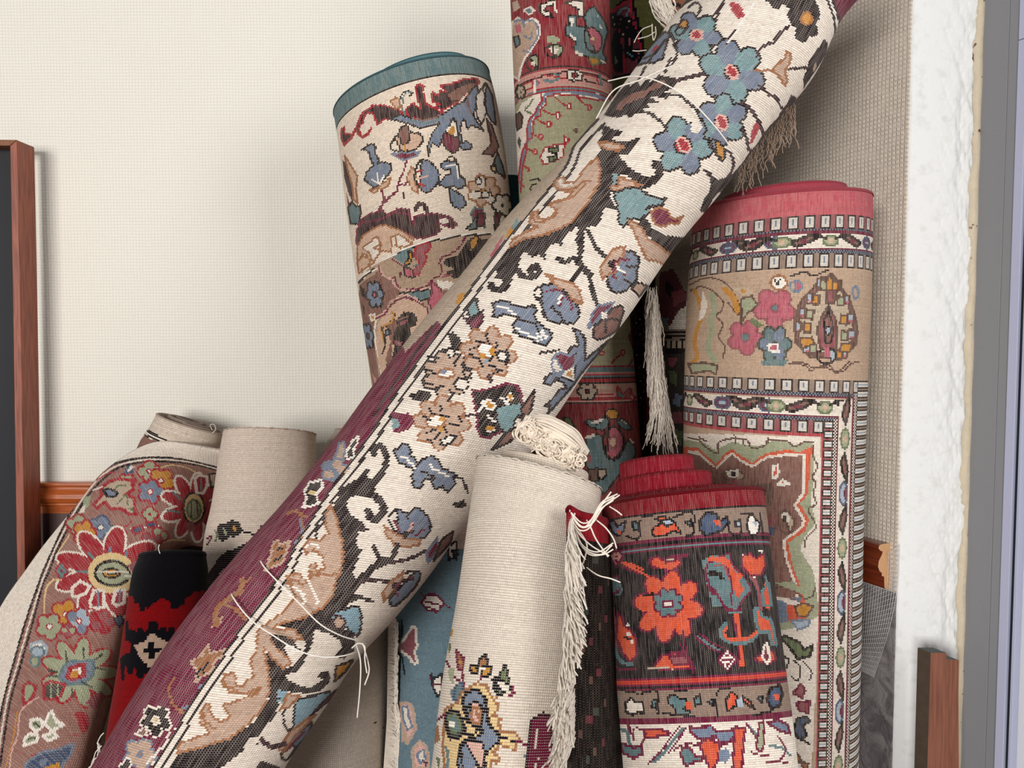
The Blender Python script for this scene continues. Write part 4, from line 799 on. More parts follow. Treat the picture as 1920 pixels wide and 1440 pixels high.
# ---------------------------------------------------------------- cream carpet with the teal edge
R2S = '''
Z 560 60 4
q d/r/3 470 620 500 590 560 550 640 550 680 560 760 590 790 620 740 630 690 660 640 650 590 700 570 640 550 600 500 620 480 680 450 720 470 780 520 760 545 720 520 770 480 790 450 770 430 740 400 790 340 850 320 800 320 730 345 710 340 760 400 770 440 700
q d/r/3 880 410 900 390 940 410 930 450 945 490 950 530 990 560 1050 575 1040 590 1090 600 1040 640 960 660 900 650 840 640 800 600 810 570 860 530 880 560 920 570 890 500
q d/r/3 1060 400 1180 380 1240 350 1340 350 1360 380 1300 400 1240 470 1200 520 1130 560 1080 580 1010 570 1060 540 1000 520 1000 450 1050 480 1060 440 1110 450
q n 1120 470 1200 420 1300 380 1340 400 1260 460 1200 510 1140 510
l k 10 760 560 760 500 790 450 830 440 850 460 830 480
l h 12 800 640 780 560 785 490 810 450 840 450
q z/T/3 690 520 730 490 760 510 770 570 740 580 700 540
q b/k/3 680 650 760 620 830 640 900 660 1000 650 1080 620 1160 560 1240 520 1290 440 1340 390 1350 500 1310 620 1340 680 1390 740 1330 710 1290 700 1270 730 1240 650 1220 680 1210 760 1230 830 1260 820 1300 850 1290 880 1230 880 1200 840 1190 700 1160 640 1120 720 1080 800 1050 860 1000 830 970 930 970 850 1000 760 1060 680 960 710 900 720 830 690
l h 10 830 660 960 680 1090 640 ; l n 8 1270 440 1270 540 1300 610 ; l n 8 850 650 930 660 1000 650 1060 625
q w/k/3 1400 380 1380 430 1400 480 1390 530 1410 580 1400 630 1370 690 1340 640 1330 560 1330 480
q b/k/3 1410 390 1450 470 1470 600 1480 700 1440 660 1410 600 1400 540 1400 460
q o/W/3 1120 730 1160 690 1180 730 1170 790 1110 760
q m/k/3 1090 760 1120 760 1170 790 1190 780 1210 830 1190 890 1160 910 1110 880 1070 820
l k 8 1410 650 1430 760 1470 850 1500 960 1540 1100 ; q n/d/3 1410 660 1450 700 1480 800 1500 860 1460 930 1380 910 1440 850 1440 760
q h/k/3 1490 900 1530 1000 1550 1090 1500 1060 1450 1020 ; q y/k/3 1440 1010 1480 1000 1480 1060 1450 1040
p z/k/3 690 850 720 790 760 780 840 760 900 760 930 810 900 860 840 890 770 890 710 890
q n/k/3 750 760 770 710 810 700 835 740 825 830 790 850 760 820
l o 7 790 850 800 890 ; q m/b/3 700 920 760 900 830 910 920 890 870 940 790 960 740 940
l m 14 810 965 790 1040 760 1100 740 1180 ; l m 20 740 1190 640 1280 590 1350 540 1370 ; l m 12 740 1150 800 1140 850 1100 ; l d 14 780 1200 790 1250 ; l m 16 620 1190 640 1240 630 1290
q b/k/3 475 880 520 845 560 840 580 870 570 900 600 960 590 990 640 975 690 990 690 1050 650 1090 600 1150 560 1165 520 1130 495 1110 510 1050 560 1000 540 950 520 890
j W 5 550 1110 600 1140 ; j W 5 590 1060 600 1130 ; j W 5 640 1080 610 1140 ; q z/T/3 530 1190 600 1160 690 1090 670 1160 600 1180 570 1210
p b/k/3 870 1040 920 960 990 980 1050 1050 1050 1110 1020 1160 960 1210 910 1170 870 1110
q z/T/3 850 1010 880 1060 870 1120 905 1215 850 1180 810 1090 ; j f 5 890 1100 960 1080 ; j r 5 880 1060 930 1030 ; j r 5 890 1130 950 1160 ; l k 7 900 980 870 1080 900 1160 ; l b 2 0 0 1 1
q b/k/3 1060 990 1100 970 1180 970 1200 1010 1210 1080 1250 1110 1250 1150 1200 1180 1160 1150 1100 1165 1050 1140 1100 1080 1140 1060 1140 1030 1080 1030
j W 6 1110 1010 1170 1000 ; j W 6 1190 1010 1200 1090 ; q b/k/3 1130 1170 1170 1190 1230 1230 1260 1290 1210 1330 1150 1300 1140 1240 ; l h 6 1170 1220 1190 1290
l k 5 1100 970 1140 930 1180 960
f 7 z,w T 1385 1190 115 110 0 ; j k 8 1330 1110 1370 1130 ; j k 8 1400 1100 1400 1150 ; j k 8 1330 1200 1380 1180 ; j k 8 1350 1250 1400 1240 ; j k 8 1430 1180 1450 1230 ; e w/k/3 1400 1220 30 26 ; e W/k/3 1350 1120 20 24 ; q o 1380 1160 1400 1200 1370 1200
f 6 w,w k 1530 1300 70 80 0
q d 330 960 370 1000 385 1100 400 1180 410 1290 370 1200 340 1080 ; q z/T/3 345 930 380 980 440 1080 430 1180 440 1290 410 1250 400 1140 370 1040
q m 355 1200 375 1260 390 1320 370 1300 ; q h/k/3 370 1320 400 1270 430 1310 460 1300 465 1360 450 1440 390 1440
q d/m/3 480 1400 520 1380 600 1400 740 1330 740 1360 830 1330 840 1400 830 1440 800 1480 470 1480 450 1440
q d/m/3 480 1400 540 1360 600 1350 620 1330 660 1370 720 1380 740 1325 830 1330 830 1440 470 1440
l d 34 880 1330 900 1290 940 1300 970 1360 1000 1430
q m/h/3 1320 1320 1380 1320 1390 1400 1400 1460 1340 1440 1290 1370 ; q m/k/3 1470 1360 1510 1350 1500 1440 1470 1500
Z 560 400 4
q d/m/3 480 70 600 50 740 -10 830 10 850 60 880 100 870 30 900 10 960 10 1000 0 1060 10 1140 30 1190 90 1150 110 1080 90 1110 60 1040 80 1070 120 1030 160 960 180 890 190 770 130 640 90 560 110 480 170 440 250 430 200 440 110
e w/m/3 1090 55 40 28
q z/T/3 440 250 480 170 560 110 640 85 770 130 870 200 760 260 730 240 720 160 690 190 700 230 690 290 600 280 620 240 590 170 540 210 560 290 560 370 530 400 500 350 520 320 480 300 440 380
q w/T/3 480 260 540 210 590 170 610 240 560 260 620 280 560 370 530 300 ; q w/T/3 720 170 760 160 850 230 800 250 740 250
q z/T/3 440 360 480 320 540 350 520 400 480 420 450 450
q h/k/3 1250 120 1300 80 1320 30 1370 60 1330 120 ; q m/k/3 1350 0 1400 0 1390 100 1330 90 ; q m/k/3 1480 0 1520 0 1490 90 1470 60
q E 450 520 700 330 1000 200 1260 160 1540 160 1540 800 600 1500 560 1400 480 800
l W 6 450 510 560 410 700 320 880 235 1060 190 1280 158 1520 150 ; l k 12 450 522 500 470 620 375 760 300 900 235 1060 198 1280 165 1540 160
q n 460 540 600 430 640 480 720 500 750 560 770 600 680 660 660 720 570 780 560 900 580 1080 600 1250 620 1330 560 1300 520 1060 480 800 450 600
q E 440 460 600 400 620 470 700 490 720 460 760 560 980 560 1060 460 1060 340 1200 280 1260 170 900 240 700 330
l m 9 600 390 620 450 680 490 725 480 740 540 780 570 860 570 960 550 1010 490 1070 450 1060 350 1130 310 1200 260 1250 180 ; l f 5 610 400 640 470 700 500 740 560 870 580 980 560
q h 700 330 800 270 850 250 860 330 820 370 800 390 ; q o/k/3 800 370 830 330 820 280 860 300 840 370 800 390
q v/r/3 860 300 890 240 990 220 990 260 950 300 960 340 930 400 900 460 850 450 900 370 870 320 ; q h 840 390 900 380 870 400 ; q P/k/3 790 400 850 420 870 480 820 480 790 450 ; l m 12 700 340 790 400 ; e s 760 460 12 26
q h/k/3 760 600 840 590 980 570 1000 610 960 650 860 650 ; q P/m/3 990 510 1050 550 1100 620 1090 680 1040 720 1010 740 970 660 1000 600 ; q n 1060 590 1180 570 1170 640 1110 620 ; q w 1040 500 1180 520 1180 560 1080 570 1040 540
q k 1100 340 1200 310 1270 190 1300 210 1280 280 1320 280 1360 190 1440 200 1400 330 1310 430 1250 480 1170 490 1100 440 1180 420 1080 380 ; q o/k/3 1290 190 1340 170 1350 200 1320 270 1280 260 ; q h/k/3 1270 400 1300 340 1340 310 1330 380 ; q v 1080 450 1160 460 1080 480
f 6 b,b k 570 610 60 95 -8 P 24
f 6 b,b k 520 920 34 90 -8 P 22
q k 455 540 500 570 490 610 520 640 470 620 ; q k 470 660 500 720 490 760
l y 20 640 790 610 770 580 800 ; l W 5 580 810 570 900 600 1100 640 1290 ; l f 6 575 790 690 700 760 620 840 620 940 690 990 790
q E 590 830 700 690 790 630 900 670 960 730 990 810 1000 860 880 960 830 1060 700 1200 650 1290 600 1130 580 950
q z 590 830 700 690 790 630 900 670 960 730 990 810 1000 860 880 960 830 1060 700 1200 650 1290 600 1130 580 950
l m 9 570 800 650 750 700 680 790 630 880 660 950 700 980 770 1000 850
l k 20 700 740 715 770 690 820 630 850 ; l o 12 700 740 715 770 690 820 630 850 620 870 640 960 650 1000 630 1040 ; l k 6 620 850 650 960 630 1050
q k 740 790 790 740 850 740 890 780 880 840 830 860 840 920 860 980 820 1060 740 1140 680 1190 650 1140 700 1080 720 1000 680 940 720 870
q n 660 850 740 790 830 770 820 820 750 840 720 880 700 1000 700 1100 680 1160 650 1100 690 960 ; q v/k/3 740 820 820 790 830 810 770 850 ; q b/k/3 650 880 680 870 685 910 655 920 ; q b/v/3 720 960 770 970 760 990 730 980
q o/w/3 530 760 570 760 570 800 550 810
q p 550 1200 600 1270 620 1330 590 1360
'''
M_w2 = weave('woven_back_ecru', gap='#806c5e', speck='#dccbb8', kA=0.55, kS=0.2, kV=0.5)
M_w3 = weave('woven_back_warp_lines', gap='#4d2026', speck='#d3c2ad', kA=0.4, kS=0.3, kV=0.55, rough=0.95)
M_w5 = weave('woven_back_fine_knots', gap='#4a3630', speck='#e6d3c2', kA=0.45, kS=0.3, kV=0.45)
M_w8 = weave('woven_back_black_field', gap='#241418', speck='#d9c4b6', kA=0.4, kS=0.12, kV=0.38)
M_linen = weave('plain_linen_weave', gap='#8f7f72', speck='#e9ded0', kA=0.62, kS=0.5)
M_ink = weave('dull_back', gap='#1a1416', speck='#8d7d72', kA=0.3, kS=0.3, kV=0.25)
def r2():
    sw = sweep([(631, 224, 917, 136, 1.43), (640, 285, 932, 195, 1.427), (652, 400, 950, 307, 1.42), (672, 531, 964, 436, 1.41), (692, 670, 985, 585, 1.40), (708, 800, 1000, 725, 1.392), (730, 1000, 1008, 980, 1.38)], 3.0, flat=0.95, lump=0.006, seed=4)
    root = empty('rolled_carpet', foot(sw), 'cream floral rolled carpet with a teal top edge, left of the red one', 'carpet')
    def fn(pt, s): 
        rows(pt, s, 60, 155, 'h'); rows(pt, s, 155, 158, 'k')
    body('woven_back', sw, '#e3d3c1', R2S, M_w2, root, fn=fn)
    rim('pile_edge', sw, 0.008, M_pile, root, '#3f6269')
    coil('inner_coil', sw, M_pile, root, '#5f858b', r0=0.84, r1=0.3, turns=2.6, th=0.008, h=lambda t: 0.02 + 0.01 * t, start=R(150), shift=(0.14, 0.0), rimcol='#3f6269')
r2()

# ---------------------------------------------------------------- red and green carpet in the middle
R3S = '''
Z 920 0 4
q t/w/3 160 170 200 130 260 170 320 140 350 200 350 280 300 360 260 430 220 520 210 600 160 560 150 400
l W 6 250 170 310 140 360 180 360 280 300 380 240 470 220 560 ; l b 10 240 170 310 150 350 200 350 280 290 370 ; l b 16 180 160 240 150 250 200 ; q h/k/3 170 280 210 270 220 330 190 360 ; q P 180 190 220 180 230 240 190 250 ; l b 10 250 270 300 290 310 240 ; l b 9 250 380 300 400
q l 160 20 200 0 220 60 170 90 ; q h/w/3 250 80 290 50 330 80 290 110
q w/k/3 370 30 480 0 470 40 420 50 400 80 440 90 470 130 400 120 370 80 ; q w/k/3 560 20 640 0 700 20 700 120 650 130 660 70 600 40 ; l w 8 480 20 490 90
q h/k/3 580 110 640 120 650 200 720 210 700 130 730 70 780 50 820 110 860 170 880 240 860 300 840 400 870 440 850 480 790 470 730 430 650 410 620 360 640 320 600 280 560 260 560 200 590 180
q w 590 130 620 140 620 200 600 190 ; q w 590 250 650 290 640 310 600 280 ; q w 800 100 810 170 850 230 820 210 ; q w 630 370 700 410 690 430 640 400 ; q w 820 440 870 470 830 480
p P/k/3 700 270 720 215 780 215 830 270 830 350 790 395 730 370 ; e v 765 305 24 36 ; e y 765 290 14 14
q o/G/3 740 430 790 430 830 470 760 490 ; p g/k/3 410 370 440 340 520 340 540 380 500 430 430 420 ; q w 440 360 510 360 500 400 450 400 ; j k 8 470 340 475 420 ; q g 420 280 470 260 530 300 480 330 430 320
p g/k/3 270 480 290 430 340 410 360 450 350 510 300 530 ; q w 300 460 330 460 330 490 300 490
q p 200 640 320 590 430 555 560 545 720 560 830 590 900 630 900 700 860 680 720 640 560 635 420 650 300 690 210 760 200 720
l d 7 190 660 320 590 560 540 760 560 900 620 ; l W 5 330 600 330 690 ; l r 8 330 580 360 620 ; l b 16 340 600 350 640 ; l h 22 400 600 460 610 510 580 480 550 ; q w/k/3 570 530 640 525 690 545 685 600 620 610 575 590 ; e r/k/3 630 563 24 20 ; l h 20 820 560 830 640 ; q z/r/3 230 640 310 605 315 660 230 690 ; l k 6 700 600 790 620 ; l r 8 700 560 780 570 810 630 ; j r 6 400 560 560 590
f 6 l,l k 225 690 30 45 0
q w 180 880 230 780 330 710 560 680 800 700 880 740 860 760 700 720 540 710 420 730 400 800 350 860 330 900 300 960 280 1080 240 1200 220 1320 200 1440 180 1440
l b 22 870 745 700 700 540 690 410 710 395 770 360 800 350 850 310 880 290 950 295 1030 260 1090 245 1180 225 1240 215 1330 200 1440
l r 6 850 755 560 710 425 725 415 780 380 815 370 870 325 895 315 1020 275 1060 270 1130 240 1260 225 1440
l r 5 380 700 385 760 350 800 335 850 300 880 275 950 275 1060 240 1130 220 1240 200 1400
q x/k/3 190 860 220 840 240 880 230 950 200 980 190 920 ; l G 12 320 740 280 800 260 810 ; l G 9 260 830 300 850 ; q q 210 1020 230 1060 220 1120 200 1070
l r 5 470 720 530 770 580 800 ; e W/r/3 588 796 16 18 ; l r 5 640 720 690 770 740 800 ; e p/r/3 742 806 14 16
l r 5 380 820 440 850 500 865 ; e W/r/3 505 866 18 22 ; l r 5 340 890 390 920 430 930 ; e W/r/3 435 930 18 20 ; l r 5 300 1000 340 1020 370 1025 ; e p/r/3 374 1025 16 20 ; l r 5 260 1110 330 1140 ; e p/r/3 334 1140 14 18 ; l r 7 240 1240 290 1270 280 1280 ; l r 7 220 1370 250 1400
q w/r/3 370 1180 410 1100 550 1080 550 1170 480 1210 400 1230 ; q G/k/3 430 1110 510 1100 500 1140 430 1145 ; q G/k/3 430 1180 500 1160 500 1200 440 1210 ; q w/r/3 550 1020 590 1050 560 1080 ; e x 640 980 20 16
l k 5 300 1350 370 1350 350 1420 300 1420 310 1390 360 1385
Z 960 600 4
l r 5 840 240 790 280 740 330 ; e p/r/3 830 245 16 16 ; e p/r/3 675 250 14 18 ; l m 6 900 300 880 340
q s 900 60 870 120 890 180 910 240 920 100
f 6 l,l k 565 535 66 62 0 r 14
q h/r/3 790 490 830 560 880 510 900 520 840 590 790 580 ; l l 22 650 500 740 510 ; l r 6 640 560 760 560 ; q l/r/3 870 590 900 540 920 600
q o/k/3 700 680 760 665 800 690 790 740 740 745 710 720
q h/k/3 540 760 600 740 640 780 700 720 730 760 720 800 680 830 640 820 580 800 ; q w 590 770 640 750 700 730 680 760 620 780 ; q h/k/3 780 760 830 740 880 780 900 820 860 830 810 800 ; q w 810 740 870 780 880 790 840 770
q G/k/3 380 730 430 730 470 800 460 830 400 780
q h/k/3 560 890 640 850 680 880 690 960 720 1040 760 1050 800 1040 840 960 870 900 920 940 930 1000 900 1080 860 1140 800 1160 700 1300 660 1300 600 1180 550 1080 560 960
q w 540 880 620 850 620 875 550 895 ; q w 875 880 920 920 900 930 ; p P/k 685 870 720 830 760 800 810 830 835 890 830 970 790 1020 750 1045 710 1010 685 940 ; e v 760 920 34 56 ; e z 758 915 24 34
q l/k/3 650 1120 700 1120 710 1160 670 1200 650 1180 ; q x/k/3 560 1130 640 1110 650 1200 600 1220
q v 530 1000 600 1010 590 1080
'''
def r3():
    sw = sweep([(951, -110, 1138, -112, 1.37), (957, 0, 1142, 0, 1.37), (963, 150, 1146, 150, 1.368), (972, 350, 1160, 350, 1.365), (990, 600, 1180, 598, 1.36), (1008, 750, 1194, 748, 1.355), (1018, 900, 1204, 900, 1.35), (1030, 1100, 1215, 1100, 1.345)], 2.9, lump=0.004, seed=6)
    root = empty('rolled_carpet', foot(sw), 'slim upright red rolled carpet with an olive green field, behind the diagonal one', 'carpet')
    def fn(pt, s):
        rows(pt, s, -200, 122, '#84182a'); rows(pt, s, 122, 125, 'd'); rows(pt, s, 125, 128, 'R'); rows(pt, s, 128, 152, 'p'); rows(pt, s, 152, 155, 'r'); rows(pt, s, 155, 158, 'k'); rows(pt, s, 158, 160, 'e')
        rows(pt, s, 160, 163, 'r'); rows(pt, s, 163, 168, 'h'); rows(pt, s, 168, 171, 'r'); rows(pt, s, 171, 685, '#9c9a7c')
        rows(pt, s, 685, 690, 'r'); rows(pt, s, 690, 697, 'h'); rows(pt, s, 697, 700, 'p'); rows(pt, s, 700, 704, 'R'); rows(pt, s, 704, 707, 'h'); rows(pt, s, 707, 711, 'd'); rows(pt, s, 711, 716, 'r'); rows(pt, s, 716, 720, 'k')
        rows(pt, s, 720, 745, '#b98c7e'); rows(pt, s, 745, 750, 'r'); rows(pt, s, 750, 754, 'p'); rows(pt, s, 754, 757, 'd'); rows(pt, s, 757, 1110, '#7e1c2a')
        g = pt.c.reshape(s['G'].shape[0] - 1, -1, 3); g[rowat(s, 1095):] = lin('#6b2430')
    body('woven_back', sw, '#a3283a', R3S, M_w3, root, fn=fn)
    rim('pile_edge', sw, 0.007, M_pile, root, '#8b1f2e')
r3()

# ---------------------------------------------------------------- two dark carpets and a teal one in the gaps
R4S = '''
Z 1130 0 9.6
'''
def r4():
    sw = sweep([(1136, -110, 1246, -110, 1.58), (1140, 0, 1246, 0, 1.58), (1150, 300, 1246, 300, 1.578), (1162, 700, 1242, 700, 1.575), (1166, 900, 1240, 900, 1.57), (1170, 1100, 1240, 1100, 1.565)], 3.4)
    root = empty('rolled_carpet', foot(sw), 'dark olive rolled carpet with a flowered border, right of the upright red one', 'carpet')
    scr = '''
Z 1130 0 9.6
q s/k/6 100 260 420 -20 520 -20 640 420 740 900 600 1300 100 1440
l r 26 120 230 470 0 ; l r 26 490 0 560 400 700 880 ; l r 14 290 500 340 760 380 1300 ; l r 14 100 260 90 700 200 1300
q k 200 560 280 500 360 900 380 1300 200 1300 150 800 ; l h 36 280 280 330 180 430 130 460 190 420 280 ; q v/k/6 240 300 330 300 400 370 320 400 260 370
e l/k/6 190 310 46 46 ; e l/k/6 215 430 36 60 ; e l/k/6 480 375 50 50 ; e l/k/6 360 480 36 60 ; e l/k/6 490 500 36 70 ; e l/k/6 380 610 44 44 ; e s/k/6 430 480 40 60 ; q v/k/6 420 660 520 650 520 860 440 880 ; q h/k/6 400 900 480 920 600 1040 560 1080 440 1020 ; q v/k/6 540 920 650 900 700 980 620 1010 ; q G/k/6 190 990 240 960 300 1100 260 1250 200 1150
q v/k/6 540 480 590 560 600 700 560 620
Z 1160 460 3.43
'''
    for k in range(9):
        y = 440 + k * 100; scr += f"\nq s {90} {y-60} 190 {y-60} 190 {y+40} 90 {y+40}\ne l/k/2 118 {y-40} 12 14 ; e l/k/2 138 {y-62} 10 16 ; e p/k/2 128 {y-50} 8 10 ; e v/k/2 160 {y} 14 22 ; e l/k/2 150 {y+30} 10 12 ; l r 4 185 {y-60} 190 {y+40} ; e h/k/2 130 {y+14} 8 12"
    def fn(pt, s):
        g = pt.c; 
    body('pile_side', sw, '#57562f', scr, pile('wool_pile_fine', var=0.3), root)
    rim('pile_edge', sw, 0.006, M_pile, root, '#4a4a2c')
    sw = sweep([(1248, -110, 1352, -110, 1.47), (1246, 0, 1350, 0, 1.47), (1237, 300, 1338, 300, 1.467), (1228, 600, 1328, 600, 1.463), (1224, 900, 1322, 900, 1.46), (1222, 1100, 1320, 1100, 1.455)], 3.4)
    root = empty('rolled_carpet', foot(sw), 'dark brown rolled carpet with a long tassel, in the shade left of the pink-topped one', 'carpet')
    scr = '''
Z 1130 0 9.6
q k 1100 60 1400 60 1400 130 1100 130
l d 30 1080 150 1300 160
Z 1160 460 3.43
q w 390 420 450 350 450 540 320 540 330 500
q s 260 180 350 150 430 300 440 380 380 430 330 520 260 460 ; q v 340 300 430 280 430 350 350 400 ; q b 270 460 320 470 300 530 ; q k 300 220 350 260 340 340 300 300
j k 12 300 560 450 555 ; j k 8 300 590 450 585 ; q k 300 610 450 605 450 690 300 700 ; q e 310 615 330 615 330 660 310 660 ; q e 345 615 365 615 365 660 345 660 ; q e 380 612 400 612 400 660 380 660 ; q e 412 612 430 612 430 660 412 660
q v 320 720 380 720 350 790 320 770 ; q G 320 800 380 820 370 900 330 880 ; q b 360 950 410 970 390 1040 350 1020 ; q v 340 1080 400 1060 420 1150 350 1150 ; q G 350 1180 420 1200 400 1290
'''
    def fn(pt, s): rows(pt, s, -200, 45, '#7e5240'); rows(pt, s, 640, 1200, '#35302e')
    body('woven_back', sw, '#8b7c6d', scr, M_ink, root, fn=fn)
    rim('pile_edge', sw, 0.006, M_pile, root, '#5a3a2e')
    # hanging tassel of this carpet, lower part
    L = []
    for q in range(520):
        t = rng.uniform(0, 1) ** 0.8; y0 = 535 + t * 250; cx = np.interp(y0, [535, 640, 740, 800], [1222, 1226, 1237, 1246]); w = np.interp(y0, [535, 600, 740, 860], [10, 15, 17, 17])
        x = cx + rng.uniform(-w, w); ln = rng.uniform(40, 75); y1 = min(y0 + ln, 862)
        dx = np.interp(y1, [535, 640, 760, 800, 862], [-1, -1, 4, 2, -2]) + rng.normal(0, 3)
        if y1 > 800: dx += (x - cx) * 0.9
        Yd = 1.24 - 0.02 * rng.random() - 0.02 * (1 - abs(x - cx) / w)
        L.append(strand([(x, y0), (x + dx * 0.4 + rng.normal(0, 1.5), (y0 + y1) / 2), (x + dx, y1)], Yd, 8, 0.0008))
    kind(tubes('fringe', L, 0.0008, M_fringe, root, k=3), 'stuff')
    L = []
    for q in range(140):
        x = rng.uniform(1216, 1248); t = rng.random(); y0 = rng.uniform(-30, 5); y1 = rng.uniform(15, 62)
        L.append(strand([(x, y0), (x + 10 + rng.normal(0, 3), (y0 + y1) / 2), (x + 18 + (1262 - x - 12) * 0.7 * y1 / 60 + rng.normal(0, 2), y1)], 1.27 - 0.02 * rng.random(), 8, 0.001))
    for pts in ([(1222, 48), (1205, 55), (1195, 68), (1189, 80)], [(1228, 60), (1215, 68), (1196, 73)], [(1223, 45), (1223, 60), (1225, 76)], [(1229, 50), (1230, 64), (1226, 76)], [(1186, 95), (1196, 96), (1212, 94)]):
        L.append(strand(pts, 1.2, 12))
    kind(tubes('fringe', L, 0.0009, M_fringe, root, k=4), 'stuff')
    sw = sweep([(930, 336, 978, 334, 1.56), (936, 420, 984, 420, 1.56), (950, 700, 995, 700, 1.55), (960, 900, 1005, 900, 1.55)], 4)
    root = empty('rolled_carpet', foot(sw), 'dark teal rolled carpet seen as a sliver left of the upright red one', 'carpet')
    body('pile_side', sw, '#2f5258', '', M_pile, root); rim('pile_edge', sw, 0.005, M_pile, root, '#2f5258')
r4()

# ---------------------------------------------------------------- pink-topped carpet on the right
R5S = '''
Z 1260 320 4
e W/T/4 800 840 60 54 ; l k 10 775 820 790 860 810 815
p P/b/4 885 850 930 825 975 850 970 890 920 910 890 890 ; p P/b/4 1355 890 1385 870 1400 930 1370 960
l k 7 890 790 1000 760 1060 790 1180 740
f 5 P,P v 770 1030 150 140 20 h 26
f 5 P,P v 550 1250 125 125 10 h 34
f 6 h,b q 770 1300 115 130 0
q P/W/4 720 1310 790 1300 800 1360 730 1350
q G 600 1100 690 1160 640 1180 580 1140
l x 8 130 860 230 810 330 810 430 870 500 1000 500 1080 420 990 ; l x 7 140 900 220 870 300 900 380 980 370 1050 330 1090 380 1150 350 1250 400 1320 380 1400
l o 30 170 900 210 1000 220 1100 190 1180 170 1290 190 1400 150 1440 ; l o 44 400 890 460 950 490 1050 ; l g 44 300 930 320 1040 290 1120 300 1200 270 1330 320 1420 ; q w 230 900 270 1000 240 1100 200 1130
q g/x/4 520 960 600 940 640 1010 580 1060 540 1100 520 1160 ; q o/e/4 480 890 540 880 590 910 530 930
q n/x/5 1060 880 1120 800 1170 800 1190 770 1220 800 1260 870 1330 960 1370 1080 1390 1200 1380 1300 1280 1400 1040 1400 930 1290 920 1180 930 1070 980 960
q e/x/4 1090 900 1150 820 1210 820 1270 900 1320 1000 1350 1120 1370 1250 1280 1360 1060 1370 950 1290 950 1200 960 1100 1010 970
'''
_s5 = ['q o/x/4 1160 830 1190 780 1210 830 1230 960 1210 1000 1160 1000', 'q v/x/4 1170 900 1210 900 1220 990 1160 990']
for k_, (x, y) in enumerate([(1120, 850), (1040, 960), (980, 1070), (950, 1170), (1010, 1330), (1250, 860), (1310, 970), (1340, 1110), (1350, 1230), (1290, 1370)]):
    _s5.append(f'q U/x/4 {x-26} {y-40} {x+22} {y-30} {x+20} {y+30} {x-30} {y+34} ; q P {x-24} {y+10} {x+16} {y+14} {x+10} {y+34}')
    cx = 1170; _s5.append(f'q {"o" if k_%2 else "g"}/x/4 {x+(cx-x)*.3-24:.0f} {y-30} {x+(cx-x)*.3+26:.0f} {y-20} {x+(cx-x)*.3+20:.0f} {y+44} {x+(cx-x)*.3-28:.0f} {y+40}')
_s5 += ['q v/x/5 1120 1100 1170 1020 1220 1100 1240 1200 1230 1330 1110 1330 1090 1200', 'q n/k/4 1140 1120 1170 1060 1200 1120 1210 1220 1190 1290 1150 1290', 'e U/k/3 1170 1200 20 30', 'q o/x/4 950 1260 1050 1250 1070 1300 980 1330', 'q o/x/4 1270 1300 1360 1290 1330 1360 1260 1360', 'p U/k/4 1090 1370 1160 1330 1230 1370 1200 1440 1120 1440', 'q P 1140 1330 1180 1330 1190 1400 1150 1400', 'l k 8 1180 1000 1180 1100']
R5S += '\n'.join(_s5) + '''
Z 1260 680 4
q h 660 -20 870 -20 850 20 680 20 ; l x 9 880 10 1000 20 1040 60 1080 40 1180 20 1220 70 1290 60 1340 10 1400 -10 ; l x 7 900 -10 1010 10 1050 40 1150 40 1250 60 1330 -10
q g/x/4 120 10 240 0 340 20 330 90 280 60 150 80
'''
